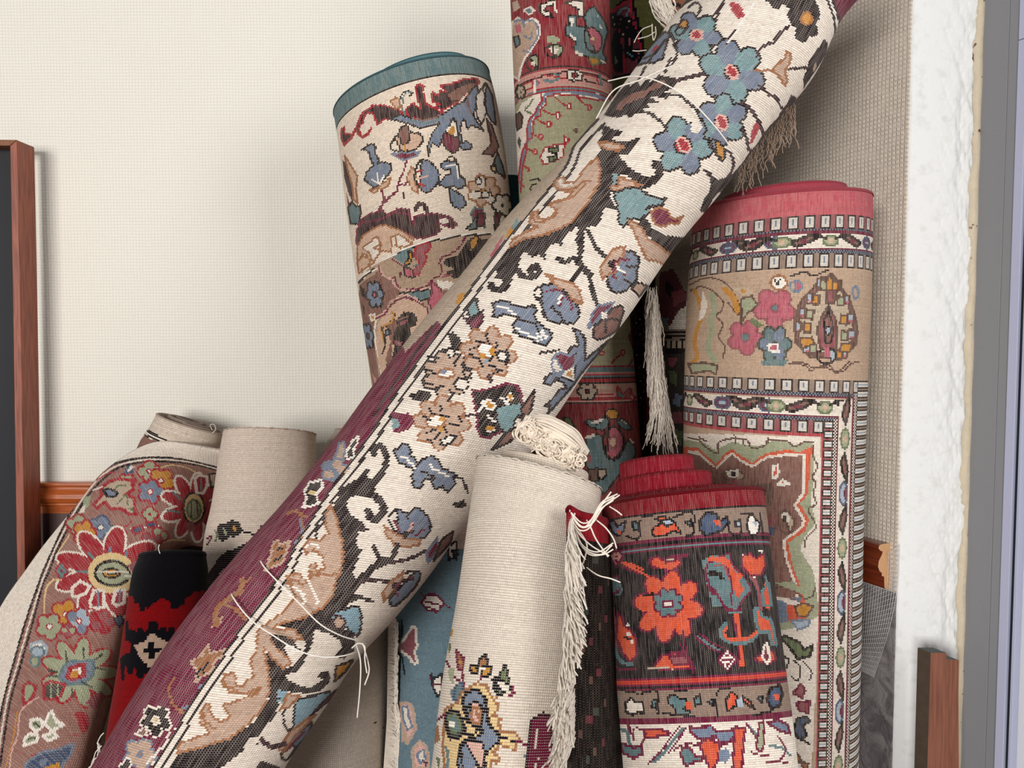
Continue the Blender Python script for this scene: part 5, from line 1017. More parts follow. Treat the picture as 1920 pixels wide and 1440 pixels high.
R5F = '''
Z 1260 680 4
q w 60 530 600 540 1110 560 1120 900 1110 1500 1080 2400 1040 3200 60 3200
q g 60 590 120 580 240 600 330 660 360 640 450 590 560 620 700 620 720 590 860 590 920 620 1000 590 1060 610 1070 700 1060 900 1040 1050 1080 1200 1000 1300 960 1400 1060 1560 1110 1900 900 2000 60 2000
l x 7 120 560 200 580 250 630 340 680 350 600 450 570 560 580 600 640 700 620 720 580 860 590 920 630 1000 590 1060 600 ; l x 7 1060 620 1060 700 1090 780 1050 860 1080 900 1060 980 1080 1060 1020 1100 1060 1180 1080 1240 1010 1310 1000 1380
l x 6 200 560 260 590 ; l x 6 720 560 720 600 ; j x 6 470 540 480 600 ; j x 6 530 570 540 620
q O 100 630 200 640 260 700 330 760 400 680 450 650 520 700 600 750 700 680 860 650 950 670 1050 630 1040 780 1020 980 960 1060 1030 1180 1000 1260 870 1350 900 1500 1000 1800 1010 2000 800 1900 60 1860 60 660
q w 120 655 200 665 270 730 330 785 400 705 450 670 520 725 600 770 710 700 860 680 1010 680 1000 980 935 1070 1005 1185 980 1240 850 1340 870 1480 950 1700 960 1830 800 1800 60 1800
q n 120 680 200 690 270 755 340 800 400 730 450 690 520 745 600 790 710 720 860 700 980 700 975 970 910 1070 980 1185 960 1230 825 1340 850 1480 930 1700 930 1780 800 1760 60 1760
q #e 0 0
p E/x/4 380 830 450 800 530 830 540 860 480 890 400 870 ; q w 400 810 500 800 500 860 420 860 ; q k 445 820 475 820 475 855 445 855
q O/W/5 760 780 790 770 800 820 780 870 755 860 ; q O/W/5 790 910 830 880 880 910 820 915
q x 590 920 740 900 760 960 740 1080 700 1000 600 960 ; q v 440 870 520 890 500 960 420 940
p e/x/4 800 1150 840 1110 900 1150 910 1220 880 1280 820 1260 ; q w 820 1130 870 1120 890 1190 830 1200 ; q k 838 1150 862 1150 862 1190 838 1190 ; q v 730 1160 800 1130 760 1220 700 1240 ; q u 720 1240 780 1230 760 1290 710 1300
Z 1440 1020 3.43
l x 9 40 290 110 270 180 310 240 350 290 330 300 280 ; q g 40 250 160 240 230 300 280 310 260 340 160 300
q o/x/4 170 400 230 380 290 400 250 470 190 460 ; q U/b/4 150 490 270 490 260 530 190 550 ; q b 50 350 120 380 130 500 70 510 ; q b 150 340 220 350 200 380
q G/k/5 80 610 110 590 200 630 230 680 290 650 270 720 190 740 150 680 120 640 ; l k 8 80 720 130 740 120 800 ; l k 8 170 750 210 800 190 880 150 850 ; l k 8 230 760 280 820 270 870 ; l k 8 90 780 110 820
q v/m/4 160 960 210 900 240 940 220 990 ; q v/m/4 180 1020 270 1010 260 1090 200 1070 ; q u/k/5 170 1180 190 1120 250 1110 270 1140 220 1170 250 1230 210 1260 170 1220 ; q G/k/4 210 1250 270 1290 ; q T/x/4 160 1330 200 1360 220 1400 180 1400 ; q T/x/4 200 1400 260 1410 250 1460
'''
R5F = '\n'.join(l for l in R5F.splitlines() if '#' not in l)
def r5():
    sw = sweep([(1302, 398, 1622, 378, 1.21), (1299, 450, 1622, 436, 1.21), (1292, 560, 1619, 556, 1.208), (1287, 715, 1612, 725, 1.205), (1284, 900, 1606, 920, 1.20), (1282, 1200, 1600, 1230, 1.19), (1278, 1450, 1594, 1490, 1.18)], 2.75, flat=0.95, lump=0.003, seed=1)
    root = empty('rolled_carpet', foot(sw), 'thick rolled carpet with a pink top edge and patterned borders, standing in the right corner', 'carpet')
    def fn(pt, s):
        rows(pt, s, 300, 403, '#b8525e')
        pt.run(R5S)
        I = ipaint(pt, s); g = pt.c.reshape(s['G'].shape[0] - 1, -1, 3); m = g.shape[1]
        r = lambda y: rowat(s, y)
        rf = r(816); last = g.shape[0]
        # field and right-hand border below the third band
        keep = g[:rf].copy(); pt.run(R5F); g[:rf] = keep
        def comb_h(y0, y1, bgc, flip):
            a, b = r(y0), r(y1); g[a:b] = PAL[bgc]; h = b - a
            for c in range(0, m, 10):
                x0, x1 = c + 1, c + 8
                I.run(f"q k {x0} {a} {x1} {a} {x1} {b} {x0} {b} ; q i {x0+1.4} {a+1.4} {x1-1.4} {a+1.4} {x1-1.4} {b-1.4} {x0+1.4} {b-1.4} ; q b {x0+3} {a+2} {x1-3} {a+2} {x1-3} {b-3} {x0+3} {b-3}")
                yy = a if flip else b - 1.4
                I.run(f"q k {x0+2.6} {yy} {x1-2.6} {yy} {x1-2.6} {yy+1.4} {x0+2.6} {yy+1.4}")
        def dots_h(y0, y1):
            a, b = r(y0), max(r(y1), r(y0) + 2); jj = np.arange(m); 
            for k in range(a, b): g[k][(jj + k) % 2 == 0] = PAL['k']; g[k][(jj + k) % 2 == 1] = PAL['b']
        def vine_h(y0, y1):
            a, b = r(y0), r(y1); g[a:b] = PAL['w']; c = (a + b) / 2; h = (b - a) / 2
            for k in range(-1, m // 68 + 1):
                x = colat(s, r(450), 1465) - 68 * 5 + k * 68 + 0.0
                x = x % (m + 68) - 34; x = float(round(x)) + 0.5
                I.run(f"p v/u x".replace('x','') if False else f"e m/u/1.6 {x} {c} 6 {h*.75} ; e U/u/1.2 {x} {c} 3 {h*.35} ; e g/G/1.6 {x+34} {c} 5 {h*.7} ; e z {x+34} {c} 1.6 1.6")
                I.run(f"q n/k/2 {x+8} {c+h*.1} {x+13} {c-h*.2} {x+20} {c-h*.75} {x+27} {c-h*.7} {x+20} {c+h*.1} {x+13} {c+h*.7} ; l k 1.8 {x+27} {c-h*.6} {x+31} {c-h*.3}")
                I.run(f"q n/k/2 {x-8} {c+h*.1} {x-13} {c-h*.2} {x-20} {c-h*.75} {x-27} {c-h*.7} {x-20} {c+h*.1} {x-13} {c+h*.7} ; l k 1.8 {x-27} {c-h*.6} {x-31} {c-h*.3}")
                I.run(f"e m {x+17} {c} 2.5 {h*.3} ; e m {x-17} {c} 2.5 {h*.3}")
        comb_h(403, 428, 'v', 0); dots_h(428, 433); rows(pt, s, 433, 437, 'm'); vine_h(438, 466); rows(pt, s, 466, 470, 'm'); dots_h(470, 475); comb_h(475, 503, 'a', 1)
        comb_h(710, 736, 'a', 0); dots_h(736, 742); rows(pt, s, 742, 746, 'm'); vine_h(747, 777); rows(pt, s, 777, 782, 'm'); dots_h(782, 788); comb_h(788, 813, 'v', 1); rows(pt, s, 813, 817, 'R')
        # vertical border, at the right-hand side
        R0 = r(900); cx = lambda x: colat(s, R0, x)
        vs_ = [('R', 1538, 1542, 813), ('v', 1542, 1559, 788), ('D', 1559, 1567, 783), ('m', 1567, 1569, 777), ('w', 1569, 1594, 750), ('m', 1594, 1597, 742), ('D', 1597, 1601, 736), ('a', 1601, 1640, 712)]
        for c, x0, x1, y in vs_:
            a = r(y); c0, c1 = cx(x0), (cx(x1) if x1 < 1606 else int(m * 0.86))
            if c == 'D':
                for k in range(a, last):
                    jj = np.arange(c0, c1); g[k, c0:c1] = np.where(((jj + k) % 2 == 0)[:, None], PAL['k'], PAL['w'])
            else: g[a:last, c0:c1] = PAL[c]
            if c in 'va' and c != 'm' and x0 > 1541:
                for k in range(a, last, 6):
                    I.run(f"q k {c0} {k+.1} {c1} {k+.1} {c1} {k+5} {c0} {k+5} ; q w {c0+1.2} {k+1.1} {c1-1.2} {k+1.1} {c1-1.2} {k+4} {c0+1.2} {k+4} ; q U {c0+1.2} {k+2.1} {c1-1.2} {k+2.1} {c1-1.2} {k+3} {c0+1.2} {k+3}")
            if c == 'w':
                cc, h = (c0 + c1) / 2, (c1 - c0) / 2
                for q, k in enumerate(range(r(820), last + 34, 68)):
                    I.run(f"e g/G/1.4 {cc} {k} {h*.65} 6 ; e z {cc} {k} 1.6 1.6 ; e U/u/1.6 {cc} {k+34} {h*.6} 7 ; e m {cc+h*.3} {k+34} {h*.25} 4 ; q n/k/2 {cc} {k+9} {cc-h*.5} {k+14} {cc-h*.3} {k+20} {cc+h*.5} {k+27} {cc+h*.6} {k+20} ; q n/k/2 {cc} {k-9} {cc-h*.5} {k-14} {cc-h*.3} {k-20} {cc+h*.5} {k-27} {cc+h*.6} {k-20}")
    body('woven_back', sw, '#b79c84', '', M_w5, root, fn=fn)
    rim('pile_edge', sw, 0.010, M_pile, root, '#a5404d')
    coil('inner_coil', sw, M_pile, root, '#b04a57', r0=0.80, r1=0.3, turns=2.5, th=0.010, h=lambda t: 0.017, start=R(150), shift=(0.07, 0.05), rimcol='#a03c49')
r5()
# ---------------------------------------------------------------- black and red carpet in front, with telescoped red top
R8A = '''
Z 1000 780 4
q #a
q b/k/4 560 790 600 780 630 830 690 790 680 860 640 900 600 880 ; q O 620 850 660 870 650 900 ; q h/k/3 740 790 790 800 790 860 750 850 ; l k 12 690 900 790 920 800 780
q O/k/4 890 860 910 830 980 800 910 770 990 750 1000 800 1060 800 1110 880 1050 860 1000 890 900 900 ; q U/k/4 960 790 1020 770 1060 800 1000 830
l k 14 820 760 900 740 ; l k 14 1050 760 1190 720 1200 880 1150 900 ; q h/k/3 1140 800 1180 780 1190 830
q u/k/5 1250 780 1300 720 1370 730 1400 790 1450 760 1470 800 1410 860 1350 880 1290 900 1250 850 ; q O 1350 780 1400 780 1410 830 1370 820 ; l k 14 1460 780 1480 880 1550 890 1560 820 ; q U/k/4 1510 790 1550 780 1555 830 1520 830 ; l k 14 1560 740 1620 730
q W/k/4 1610 760 1640 730 1670 780 1700 800 1690 870 1650 900 1620 880 1600 830 ; q U 1640 800 1680 790 1670 830 ; l k 12 1700 730 1720 880
q p/s/4 580 1068 628 1005 675 1068 628 1130 ; e m 628 1068 12 12 ; e m 628 1038 10 8 ; e m 628 1098 10 8
l O 22 670 1100 750 1120 820 1150 ; l m 10 660 1120 800 1180
q O/m/5 870 1080 920 1050 1000 1090 1060 1060 1110 1090 1080 1150 1010 1160 940 1150 890 1130 ; q k 880 1150 960 1160 1040 1150 ; q l/m/4 1000 1060 1170 1040 1060 1080 990 1100
q h/k/4 1260 1080 1330 1040 1480 1020 1490 1080 1540 1160 1600 1230 1640 1280 1620 1330 1560 1380 1540 1440 1340 1440 1290 1250 1330 1190 1260 1150
q O 1310 1070 1330 1050 1430 1060 1440 1040 1470 1040 1480 1100 1550 1170 1520 1210 1560 1260 1530 1340 1500 1300 1480 1180 1440 1110 1390 1080 1320 1100
l k 30 1290 1180 1350 1160 1410 1210 ; l v 14 1340 1140 1410 1110 1450 1190 1470 1280 ; l m 8 1440 1150 1490 1290 1490 1440 ; l m 14 1310 1270 1340 1300 1360 1340 1330 1330 ; l k 16 1300 1230 1340 1210 ; l k 10 1400 1220 1380 1250
q O/m/5 1570 1080 1620 1050 1660 1090 1720 1060 1740 1110 1720 1180 1670 1200 1600 1180 1570 1140 ; q w 1560 1030 1600 1050 1590 1070 ; q w 1680 1010 1720 1000 1720 1030 ; e w 1660 1200 12 18 ; l v 22 1660 1220 1690 1330 1700 1440 ; l O 30 1750 1250 1740 1340 1760 1440 ; l h 12 1740 1200 1760 1300
l m 10 540 1130 590 1200 600 1320 ; q h/m/4 560 1220 640 1200 650 1300 600 1340 ; l h 16 570 1240 560 1440
Z 1100 1020 3.43
f 8 O,O m 525 400 215 225 8
f 8 h,h m 523 378 92 88 22 ; q w/m/4 488 365 550 362 552 402 490 405
l k 16 300 420 350 440 330 520 ; l k 14 370 330 430 320 ; l m 6 620 560 640 690 ; l h 14 710 590 780 640 850 680 ; l m 7 700 600 780 660 860 700 ; l m 7 730 580 800 630 880 670 ; l O 14 240 130 330 170 400 210 ; l m 6 230 150 330 190
q w/m/4 845 745 905 675 965 745 905 815 ; e m 905 745 12 12 ; e m 880 745 10 14 ; e m 930 745 10 14 ; e m 905 715 12 10 ; e m 905 777 12 10 ; q p/m/4 145 80 190 25 235 80 190 140 ; e m 190 80 10 10 ; e m 190 52 10 8 ; e m 190 108 10 8
q O/m/4 1080 740 1130 700 1200 690 1220 740 1180 770 1110 760 ; q m/w/5 1140 660 1160 640 1180 740 1160 770 1130 730
l O 30 960 450 975 560 990 660 1000 780 ; l m 6 945 460 960 570 975 680 980 800
q h/m/4 770 130 860 80 920 60 930 120 990 190 1050 260 1060 300 1010 350 960 440 900 430 850 340 790 270 770 200 ; q O 780 90 850 80 910 90 920 120 960 180 1010 200 980 240 1010 290 970 350 930 260 900 180 860 120 800 110
l k 26 790 190 850 190 870 220 ; l m 8 900 150 930 250 930 390 ; l v 12 830 140 880 140 910 200 ; q m 880 400 960 420 1000 400 1000 430 900 430 ; l h 12 920 440 990 440 ; q m 780 240 830 300 820 330 780 290
l h 34 890 520 870 550 880 600 950 630 1050 620 1100 570 1190 550 ; l O 20 900 540 880 570 910 610 980 615 1050 600 1110 555 1190 540
q O/h/6 1080 420 1110 410 1130 470 1180 480 1200 540 1220 650 1190 640 1170 560 1110 560 1090 500 ; q k 1130 400 1170 420 1180 480 1150 460 ; q O/h/5 1130 300 1170 250 1190 400 1140 400
l v 20 1050 200 1100 290 1120 420 ; q O/m/4 1000 80 1050 60 1090 90 1140 60 1150 140 1120 200 1050 200 1000 150
l h 14 150 240 210 260 220 310 190 330 ; l m 12 150 170 160 400 ; l v 26 165 410 180 560 190 700 ; q O/m/5 200 440 230 470 240 520 290 560 320 620 320 720 280 760 230 700 190 600 ; l h 24 160 600 190 700 230 760 290 770 ; l k 14 240 600 280 610 ; e w 265 520 14 10 ; e w 270 580 16 14 ; e w 290 630 12 14 ; l m 9 160 720 200 800 320 810
q O/m/5 480 720 560 700 640 700 690 800 560 810 430 800 ; l l 10 400 800 560 800 ; q v/m/4 530 730 640 720 650 770 560 780 ; l k 12 480 690 560 680 ; l m 6 600 640 660 760 690 830
q #b
'''
R8B = '''
Z 1100 1020 3.43
q w/k/5 250 1020 290 990 310 1020 360 1020 370 1090 330 1080 300 1100 250 1080 ; l k 12 220 940 330 960 ; q h/k/4 420 1010 450 1000 450 1060 420 1050 ; l k 14 350 960 450 950 460 1090 ; q h 200 980 215 1000 210 1030
q h/k/4 530 980 570 970 600 1000 640 1000 650 1040 620 1060 670 1080 640 1100 580 1100 560 1050 520 1020 ; q O 630 1020 670 1010 690 1070 640 1060 ; q h/k/4 690 1000 730 960 740 1030 700 1040 ; l k 14 490 1090 690 1110 ; l k 14 560 950 650 945 ; q h/k/4 780 1020 810 1000 820 1040
l k 14 840 940 920 930 ; l k 12 830 960 840 1110 ; q O/k/4 890 1010 930 950 970 980 960 1040 900 1080 ; q O/k/4 1000 980 1050 1010 1080 1060 1050 1050 1010 1010 ; q U 960 1010 1000 980 1010 1040 970 1050 ; l k 12 1070 1100 1180 1080 ; q h/k/4 1100 990 1130 980 1130 1020
q u/k/6 1180 930 1240 910 1260 960 1240 1040 1190 1060 1160 1000 ; q O 1200 970 1240 970 1240 1000 1210 1000
l m 22 200 1140 260 1150 280 1220 ; l h 22 210 1190 260 1210 280 1290 350 1310 ; q h/m/5 220 1280 300 1310 350 1300 360 1350 300 1380 230 1340 ; q O/m/5 370 1190 480 1190 540 1220 450 1240 370 1250 ; l m 9 300 1190 300 1260 ; l m 12 350 1290 380 1220 320 1180
l h 24 620 1190 560 1260 500 1340 430 1400 ; l m 8 600 1170 530 1260 490 1320 400 1410 ; l m 8 640 1180 580 1270 520 1350 ; q b/m/5 660 1180 720 1180 800 1170 840 1210 960 1190 970 1220 910 1280 860 1280 830 1240 720 1250 670 1210 ; q O/m/5 720 1280 780 1250 860 1290 840 1400 800 1470 770 1400 ; q b 850 1330 900 1310 930 1360 900 1410 850 1390 ; q O/m/5 950 1180 1020 1180 1010 1260 1000 1450 940 1450 ; q h/m/5 620 1310 650 1300 700 1360 770 1380 700 1400 640 1430 600 1350 ; l m 8 560 1330 620 1290 720 1290
l h 16 1040 1170 1110 1240 ; l m 7 1030 1160 1100 1260 ; q g/m/4 1110 1150 1140 1140 1140 1290 1120 1340 1090 1310 ; l m 10 1060 1340 1130 1360 1180 1350 ; q b/m/5 1160 1150 1230 1130 1290 1160 1310 1220 1240 1200 ; l h 16 1180 1300 1250 1310 1310 1360 ; l m 9 1160 1400 1230 1400 1300 1410 ; l m 8 1230 1240 1280 1320 1240 1400
'''
R8A = '\n'.join(l for l in R8A.splitlines() if '#' not in l)
def r8():
    sw = sweep([(1128, 952, 1427, 924, 0.879), (1133, 1034, 1437, 1012, 0.864), (1139, 1150, 1451, 1132, 0.84), (1147, 1280, 1468, 1262, 0.812), (1155, 1350, 1478, 1334, 0.797), (1168, 1470, 1492, 1456, 0.77)], 3.4, flat=0.95, lump=0.004, seed=3)
    root = empty('rolled_carpet', foot(sw), 'black rolled carpet with orange flowers and a stepped crimson top, front right', 'carpet')
    def fn(pt, s):
        rows(pt, s, 900, 952, '#7c0d1e'); rows(pt, s, 952, 957, 'k'); rows(pt, s, 957, 1004, 'a'); rows(pt, s, 1004, 1010, 'm'); rows(pt, s, 1010, 1015, 'k'); rows(pt, s, 1015, 1019, 'm'); rows(pt, s, 1019, 1022, 'h'); rows(pt, s, 1022, 1027, 'm'); rows(pt, s, 1027, 1290, '#1b1a1d')
        pt.run(R8A)
        rows(pt, s, 1266, 1270, 'm'); rows(pt, s, 1270, 1278, '#c03a2c'); rows(pt, s, 1278, 1281, 'm'); rows(pt, s, 1281, 1287, 'k'); rows(pt, s, 1287, 1291, 'm'); rows(pt, s, 1291, 1344, 'a'); rows(pt, s, 1344, 1352, 'm'); rows(pt, s, 1352, 1700, 'w')
        g = pt.c.reshape(s['G'].shape[0] - 1, -1, 3); g[rowat(s, 1354):] = PAL['w']
        pt.run(R8B)
    body('woven_back', sw, '#1b1a1d', '', M_w8, root, fn=fn)
    rim('pile_edge', sw, 0.009, M_pile, root, '#680813')
    def rc(cc): pass
    coil('inner_coil', sw, M_redw, root, '#7c0d1e', r0=0.86, r1=0.70, turns=1.3, th=0.008, h=lambda t: 0.004 + 0.004 * t, start=R(200), shift=(-0.06, 0.0), rimcol='#680813')
    coil('inner_coil', sw, M_redw, root, '#7c0d1e', r0=0.63, r1=0.52, turns=1.3, th=0.008, h=lambda t: 0.026, start=R(200), shift=(-0.18, 0.0), rimcol='#680813')
    coil('inner_coil', sw, M_redw, root, '#7c0d1e', r0=0.53, r1=0.12, turns=2.8, th=0.008, h=lambda t: 0.046, start=R(200), shift=(-0.24, 0.0), rimcol='#680813')
    # free outer edge of the sheet standing off to the left, with its fringe
    tops = [(1142, 984), (1117, 977), (1088, 970), (1066, 958)]; bots = [(1172, 1480), (1140, 1480), (1105, 1480), (1068, 1475)]
    Yt = [0.862, 0.804, 0.789, 0.780]; Yb = [0.77, 0.745, 0.728, 0.72]
    nu, nv = 22, 150
    T_ = catmull(np.array([P(*p, y) for p, y in zip(tops, Yt)]), nu); B_ = catmull(np.array([P(*p, y) for p, y in zip(bots, Yb)]), nu)
    # carry the lower edge on to the floor
    k = (T_[:, 2] - 0.004) / (T_[:, 2] - B_[:, 2]); B_ = T_ + (B_ - T_) * k[:, None]
    t = np.linspace(0, 1, nv)[:, None, None]; G = T_[None] * (1 - t) + B_[None] * t; G[..., 1] -= 0.22 * np.maximum(0, 0.70 - G[..., 2])
    X, Y = proj(((G[:-1, :-1] + G[1:, 1:]) / 2).reshape(-1, 3)); pt = Paint(X, Y, '#15110f')
    rows_ = np.repeat(np.arange(nv - 1), nu - 1); pt.c[rows_ < 3] = lin('#8e0f20'); pt.c[rows_ == 3] = PAL['k']
    scr = 'Z 0 0 1\n'
    for q in range(26): scr += f"e {'sxqsx'[q % 5]} {1085 + (q * 37) % 50} {1010 + q * 19} {3 + q % 4} {4 + q % 5} {q * 40}\n"
    pt.run(scr)
    fl = mesh('loose_edge', G.reshape(-1, 3), quads(nv, nu - 1), M_ink, root, col=pt.c, uv=quad_uv(np.arange(float(nu)), np.arange(nv) * 3.0, nv, nu - 1))
    so = fl.modifiers.new('thickness', 'SOLIDIFY'); so.thickness = 0.007; so.offset = 0
    edge = [T_[:, :] + np.array([0, 0, 0.002])]
    tubes('pile_edge', edge, 0.005, pile('crimson_wool', '#8e0f20'), root, k=8)
    L = []
    for q in range(440):
        v_ = rng.random() ** 1.1; y0 = 962 + v_ * 420; e = np.interp(y0, [958, 1440], [1066, 1068])
        x0 = e + rng.uniform(-3, 5) + 7; ln = rng.uniform(70, 130) * (1 - 0.15 * v_); y1 = y0 + ln
        tx = np.interp(y1, [1000, 1080, 1150, 1210, 1280, 1340, 1440, 1520], [1078, 1085, 1084, 1086, 1066, 1050, 1043, 1036]) + rng.normal(0, 9)
        dd = rng.random() * 0.7; xm = (x0 + tx) / 2 + rng.normal(0, 4) - 7
        L.append(strand([(x0, y0), (x0 - 5, y0 + ln * 0.22), (xm, y0 + ln * 0.6), (tx, y1)], [0.779 - 0.045 * v_, 0.768 - 0.05 * v_, 0.758 - 0.055 * v_ - 0.012 * dd, 0.748 - 0.062 * v_ - 0.02 * dd], 11, 0.0004))
    cur = [[(1068, 956), (1085, 985), (1105, 985), (1118, 965), (1130, 945), (1152, 932)], [(1068, 958), (1090, 980), (1108, 975), (1128, 942), (1158, 926)], [(1069, 960), (1088, 988), (1110, 982), (1132, 950), (1162, 928)],
           [(1070, 962), (1086, 984), (1100, 986), (1125, 950), (1146, 922)], [(1143, 950), (1156, 958), (1166, 966)], [(1070, 970), (1085, 1000), (1110, 1024), (1142, 1042)], [(1070, 975), (1090, 1020), (1120, 1035), (1150, 1018)],
           [(1072, 980), (1092, 1026), (1125, 1040), (1148, 1022)], [(1074, 985), (1100, 1036), (1130, 1040), (1150, 1030)], [(1100, 975), (1108, 990), (1118, 1012), (1140, 1044)], [(1118, 975), (1136, 990), (1150, 1010), (1156, 1028)],
           [(1082, 990), (1100, 1020), (1095, 1050), (1086, 1068)], [(1094, 1060), (1120, 1078), (1145, 1085), (1163, 1092)], [(1070, 965), (1085, 993), (1105, 990), (1122, 958), (1150, 938)]]
    for c in cur: L.append(strand(c, [0.778] + [0.772] * (len(c) - 1), 22))
    kind(tubes('fringe', L, 0.00085, M_fringe, root, k=4), 'stuff')
M_redw = weave('red_selvedge_weave', gap='#4c0812', speck='#d98a90', kA=0.3, kS=0.25, kV=0.3)
r8()

# ---------------------------------------------------------------- plain cream carpet in front, with its bunch of loose warp ends
R6S = '''
Z 760 1080 4
q T/m/4 385 560 400 570 440 640 430 700 400 700 385 620 ; l m 8 440 620 430 740 440 850 ; q o 400 620 420 650 400 660
q T/k/5 545 660 570 610 600 590 620 640 600 680 560 690 ; q o/k/5 480 680 510 665 550 700 540 730 500 730 ; q o/k/5 580 700 640 670 640 730 610 760 570 740 ; j W 8 560 690 590 700 ; l m 7 565 740 560 780 520 810
q G/k/3 740 670 760 680 770 740 780 790 750 800 710 780 720 720 ; q G/k/3 660 770 680 760 690 830 750 880 700 890 655 830 ; l k 6 770 800 790 850 ; l m 9 800 820 810 880 780 890 ; q w 690 790 750 830 760 870 720 850
l m 12 310 640 330 680 ; q g 320 700 370 690 360 750 370 830 330 770 ; l m 8 370 760 420 800 ; l h 14 350 860 380 880 390 940 ; l h 14 350 880 360 930 ; q h/u/3 380 820 420 800 430 850 400 920 380 960 360 900
q o 330 650 340 540 350 460 ; l G 8 335 510 330 560 ; l o 8 350 400 340 450
q y/T/5 450 860 540 800 610 820 640 900 690 900 660 940 700 970 690 1010 650 1040 720 1080 690 1100 720 1140 700 1170 760 1180 820 1160 850 1220 820 1250 830 1300 760 1290 710 1260 690 1290 660 1320 700 1360 690 1400 650 1390 640 1440 700 1480 300 1480 280 1280 290 1130 300 1000 400 940 420 880
q b/k/6 430 930 460 870 540 855 600 920 610 1000 620 1090 660 1150 700 1190 700 1240 640 1290 600 1340 590 1450 400 1460 390 1380 420 1260 470 1220 560 1200 580 1150 530 1140 470 1090 440 1020
p f/k/5 460 1020 480 970 540 950 580 1000 580 1090 570 1130 520 1130 480 1090 ; p z/T/3 490 1040 520 980 560 1010 560 1100 520 1110
p f/k/5 420 1300 450 1240 530 1230 580 1260 590 1340 560 1450 440 1450 ; p z 460 1300 520 1260 560 1320 540 1430 480 1430
q q/k/6 300 1040 340 1000 390 1010 430 1080 450 1150 400 1220 340 1220 310 1150 ; q h/G/4 320 1060 370 1040 410 1100 410 1160 350 1180 ; q s/W/4 340 1100 365 1100 365 1130 340 1130
l k 12 440 1180 500 1190 560 1150 ; l k 10 700 1220 740 1220 820 1240 ; l m 10 840 1240 900 1260 950 1260
l h 22 300 1290 320 1330 310 1440 ; q G 230 1360 260 1380 250 1460 ; q T 220 1130 250 1120 260 1230 220 1260 ; l m 8 240 1080 290 1040
q m/d/4 935 1100 960 1070 1040 1030 1090 1060 1100 1200 1110 1300 1110 1460 900 1460 910 1340 930 1240 ; q w/m/4 1060 1290 1110 1270 1110 1300 1080 1320 ; j w 6 980 1160 980 1440 ; q w/m/4 980 1350 1020 1370 990 1420 ; e h/m/3 980 1330 14 16
e h 890 1350 8 12 ; e h 915 1165 8 10
'''
def r6():
    sw = sweep([(893, 858, 1126, 922, 0.875), (881, 950, 1120, 1000, 0.86), (866, 1060, 1108, 1090, 0.835), (842, 1200, 1098, 1222, 0.81), (824, 1320, 1086, 1336, 0.785), (804, 1470, 1074, 1478, 0.76)], 4.2, flat=0.95, lump=0.008, seed=5)
    root = empty('rolled_carpet', foot(sw), 'plain cream rolled carpet in the front centre with loose threads on top', 'carpet')
    body('woven_back', sw, '#d8ccbe', R6S, M_linen, root, jit=0.045)
    rim('pile_edge', sw, 0.004, M_creamwool, root, '#dccfc0', rag=0.001)
    coil('inner_coil', sw, M_linen, root, '#d9cbbb', r0=0.80, r1=0.2, turns=3.2, th=0.005, h=lambda t: 0.012 + 0.006 * t, start=R(170), shift=(0.12, 0.0))
    coil('inner_coil', sw, M_creamwool, root, '#cfbfae', r0=0.90, r1=0.80, turns=1.0, th=0.004, h=lambda t: 0.003, start=R(180), shift=(0.06, 0.0))
    L = []; ca, sa = math.cos(R(29)), math.sin(R(29))
    def at(a, b, y): # bunch frame: a along, b across, in pixels
        return P(1040 + a * ca - b * sa, 822 + a * sa + b * ca, y)
    for q in range(190):
        o = rng.uniform(-1, 1); b0 = rng.uniform(-28, 26); hgt = rng.uniform(0.6, 1)
        pts = []
        for s in np.linspace(-1, 1, 5):
            pts.append(at(s * rng.uniform(58, 68), b0 * (0.35 + 0.65 * math.sqrt(max(0, 1 - s * s))) * 1.0 - 6 * math.sqrt(max(0, 1 - s * s)) + rng.normal(0, 0.7), 0.862 - 0.030 * hgt * math.sqrt(max(0, 1 - s * s * 0.9)) * (1 - (b0 / 40) ** 2)))
        L.append(catmull(pts, 26))
    for q in range(90):
        a, b = rng.uniform(-60, 66), rng.uniform(2, 30); r_ = rng.uniform(5, 16); t0 = rng.uniform(0, 6.3); sp_ = rng.choice([-1, 1])
        pts = [at(a + r_ * (1 + 0.4 * k / 6) * math.cos(t0 + sp_ * k * 0.75), b + 0.8 * r_ * math.sin(t0 + sp_ * k * 0.75), 0.835 + rng.normal(0, 0.003)) for k in range(8)]
        L.append(catmull(pts, 24))
    for q in range(60):
        a = rng.uniform(-66, 60); pts = [at(a, -8 + rng.normal(0, 3), 0.842), at(a + rng.normal(-4, 4), 12, 0.832), at(a + rng.normal(2, 5), 30 + rng.normal(0, 3), 0.838), at(a + rng.normal(10, 5), 33 + rng.normal(0, 3), 0.842)]
        L.append(catmull(pts, 18))
    kind(tubes('fringe', L, 0.0011, M_bunch, root, k=5), 'stuff')
M_bunch = plain('cream_warp_threads', '#eadccb', 0.85, 90, 0.10)
M_creamwool = pile('cream_wool_edge', var=0.15)
r6()

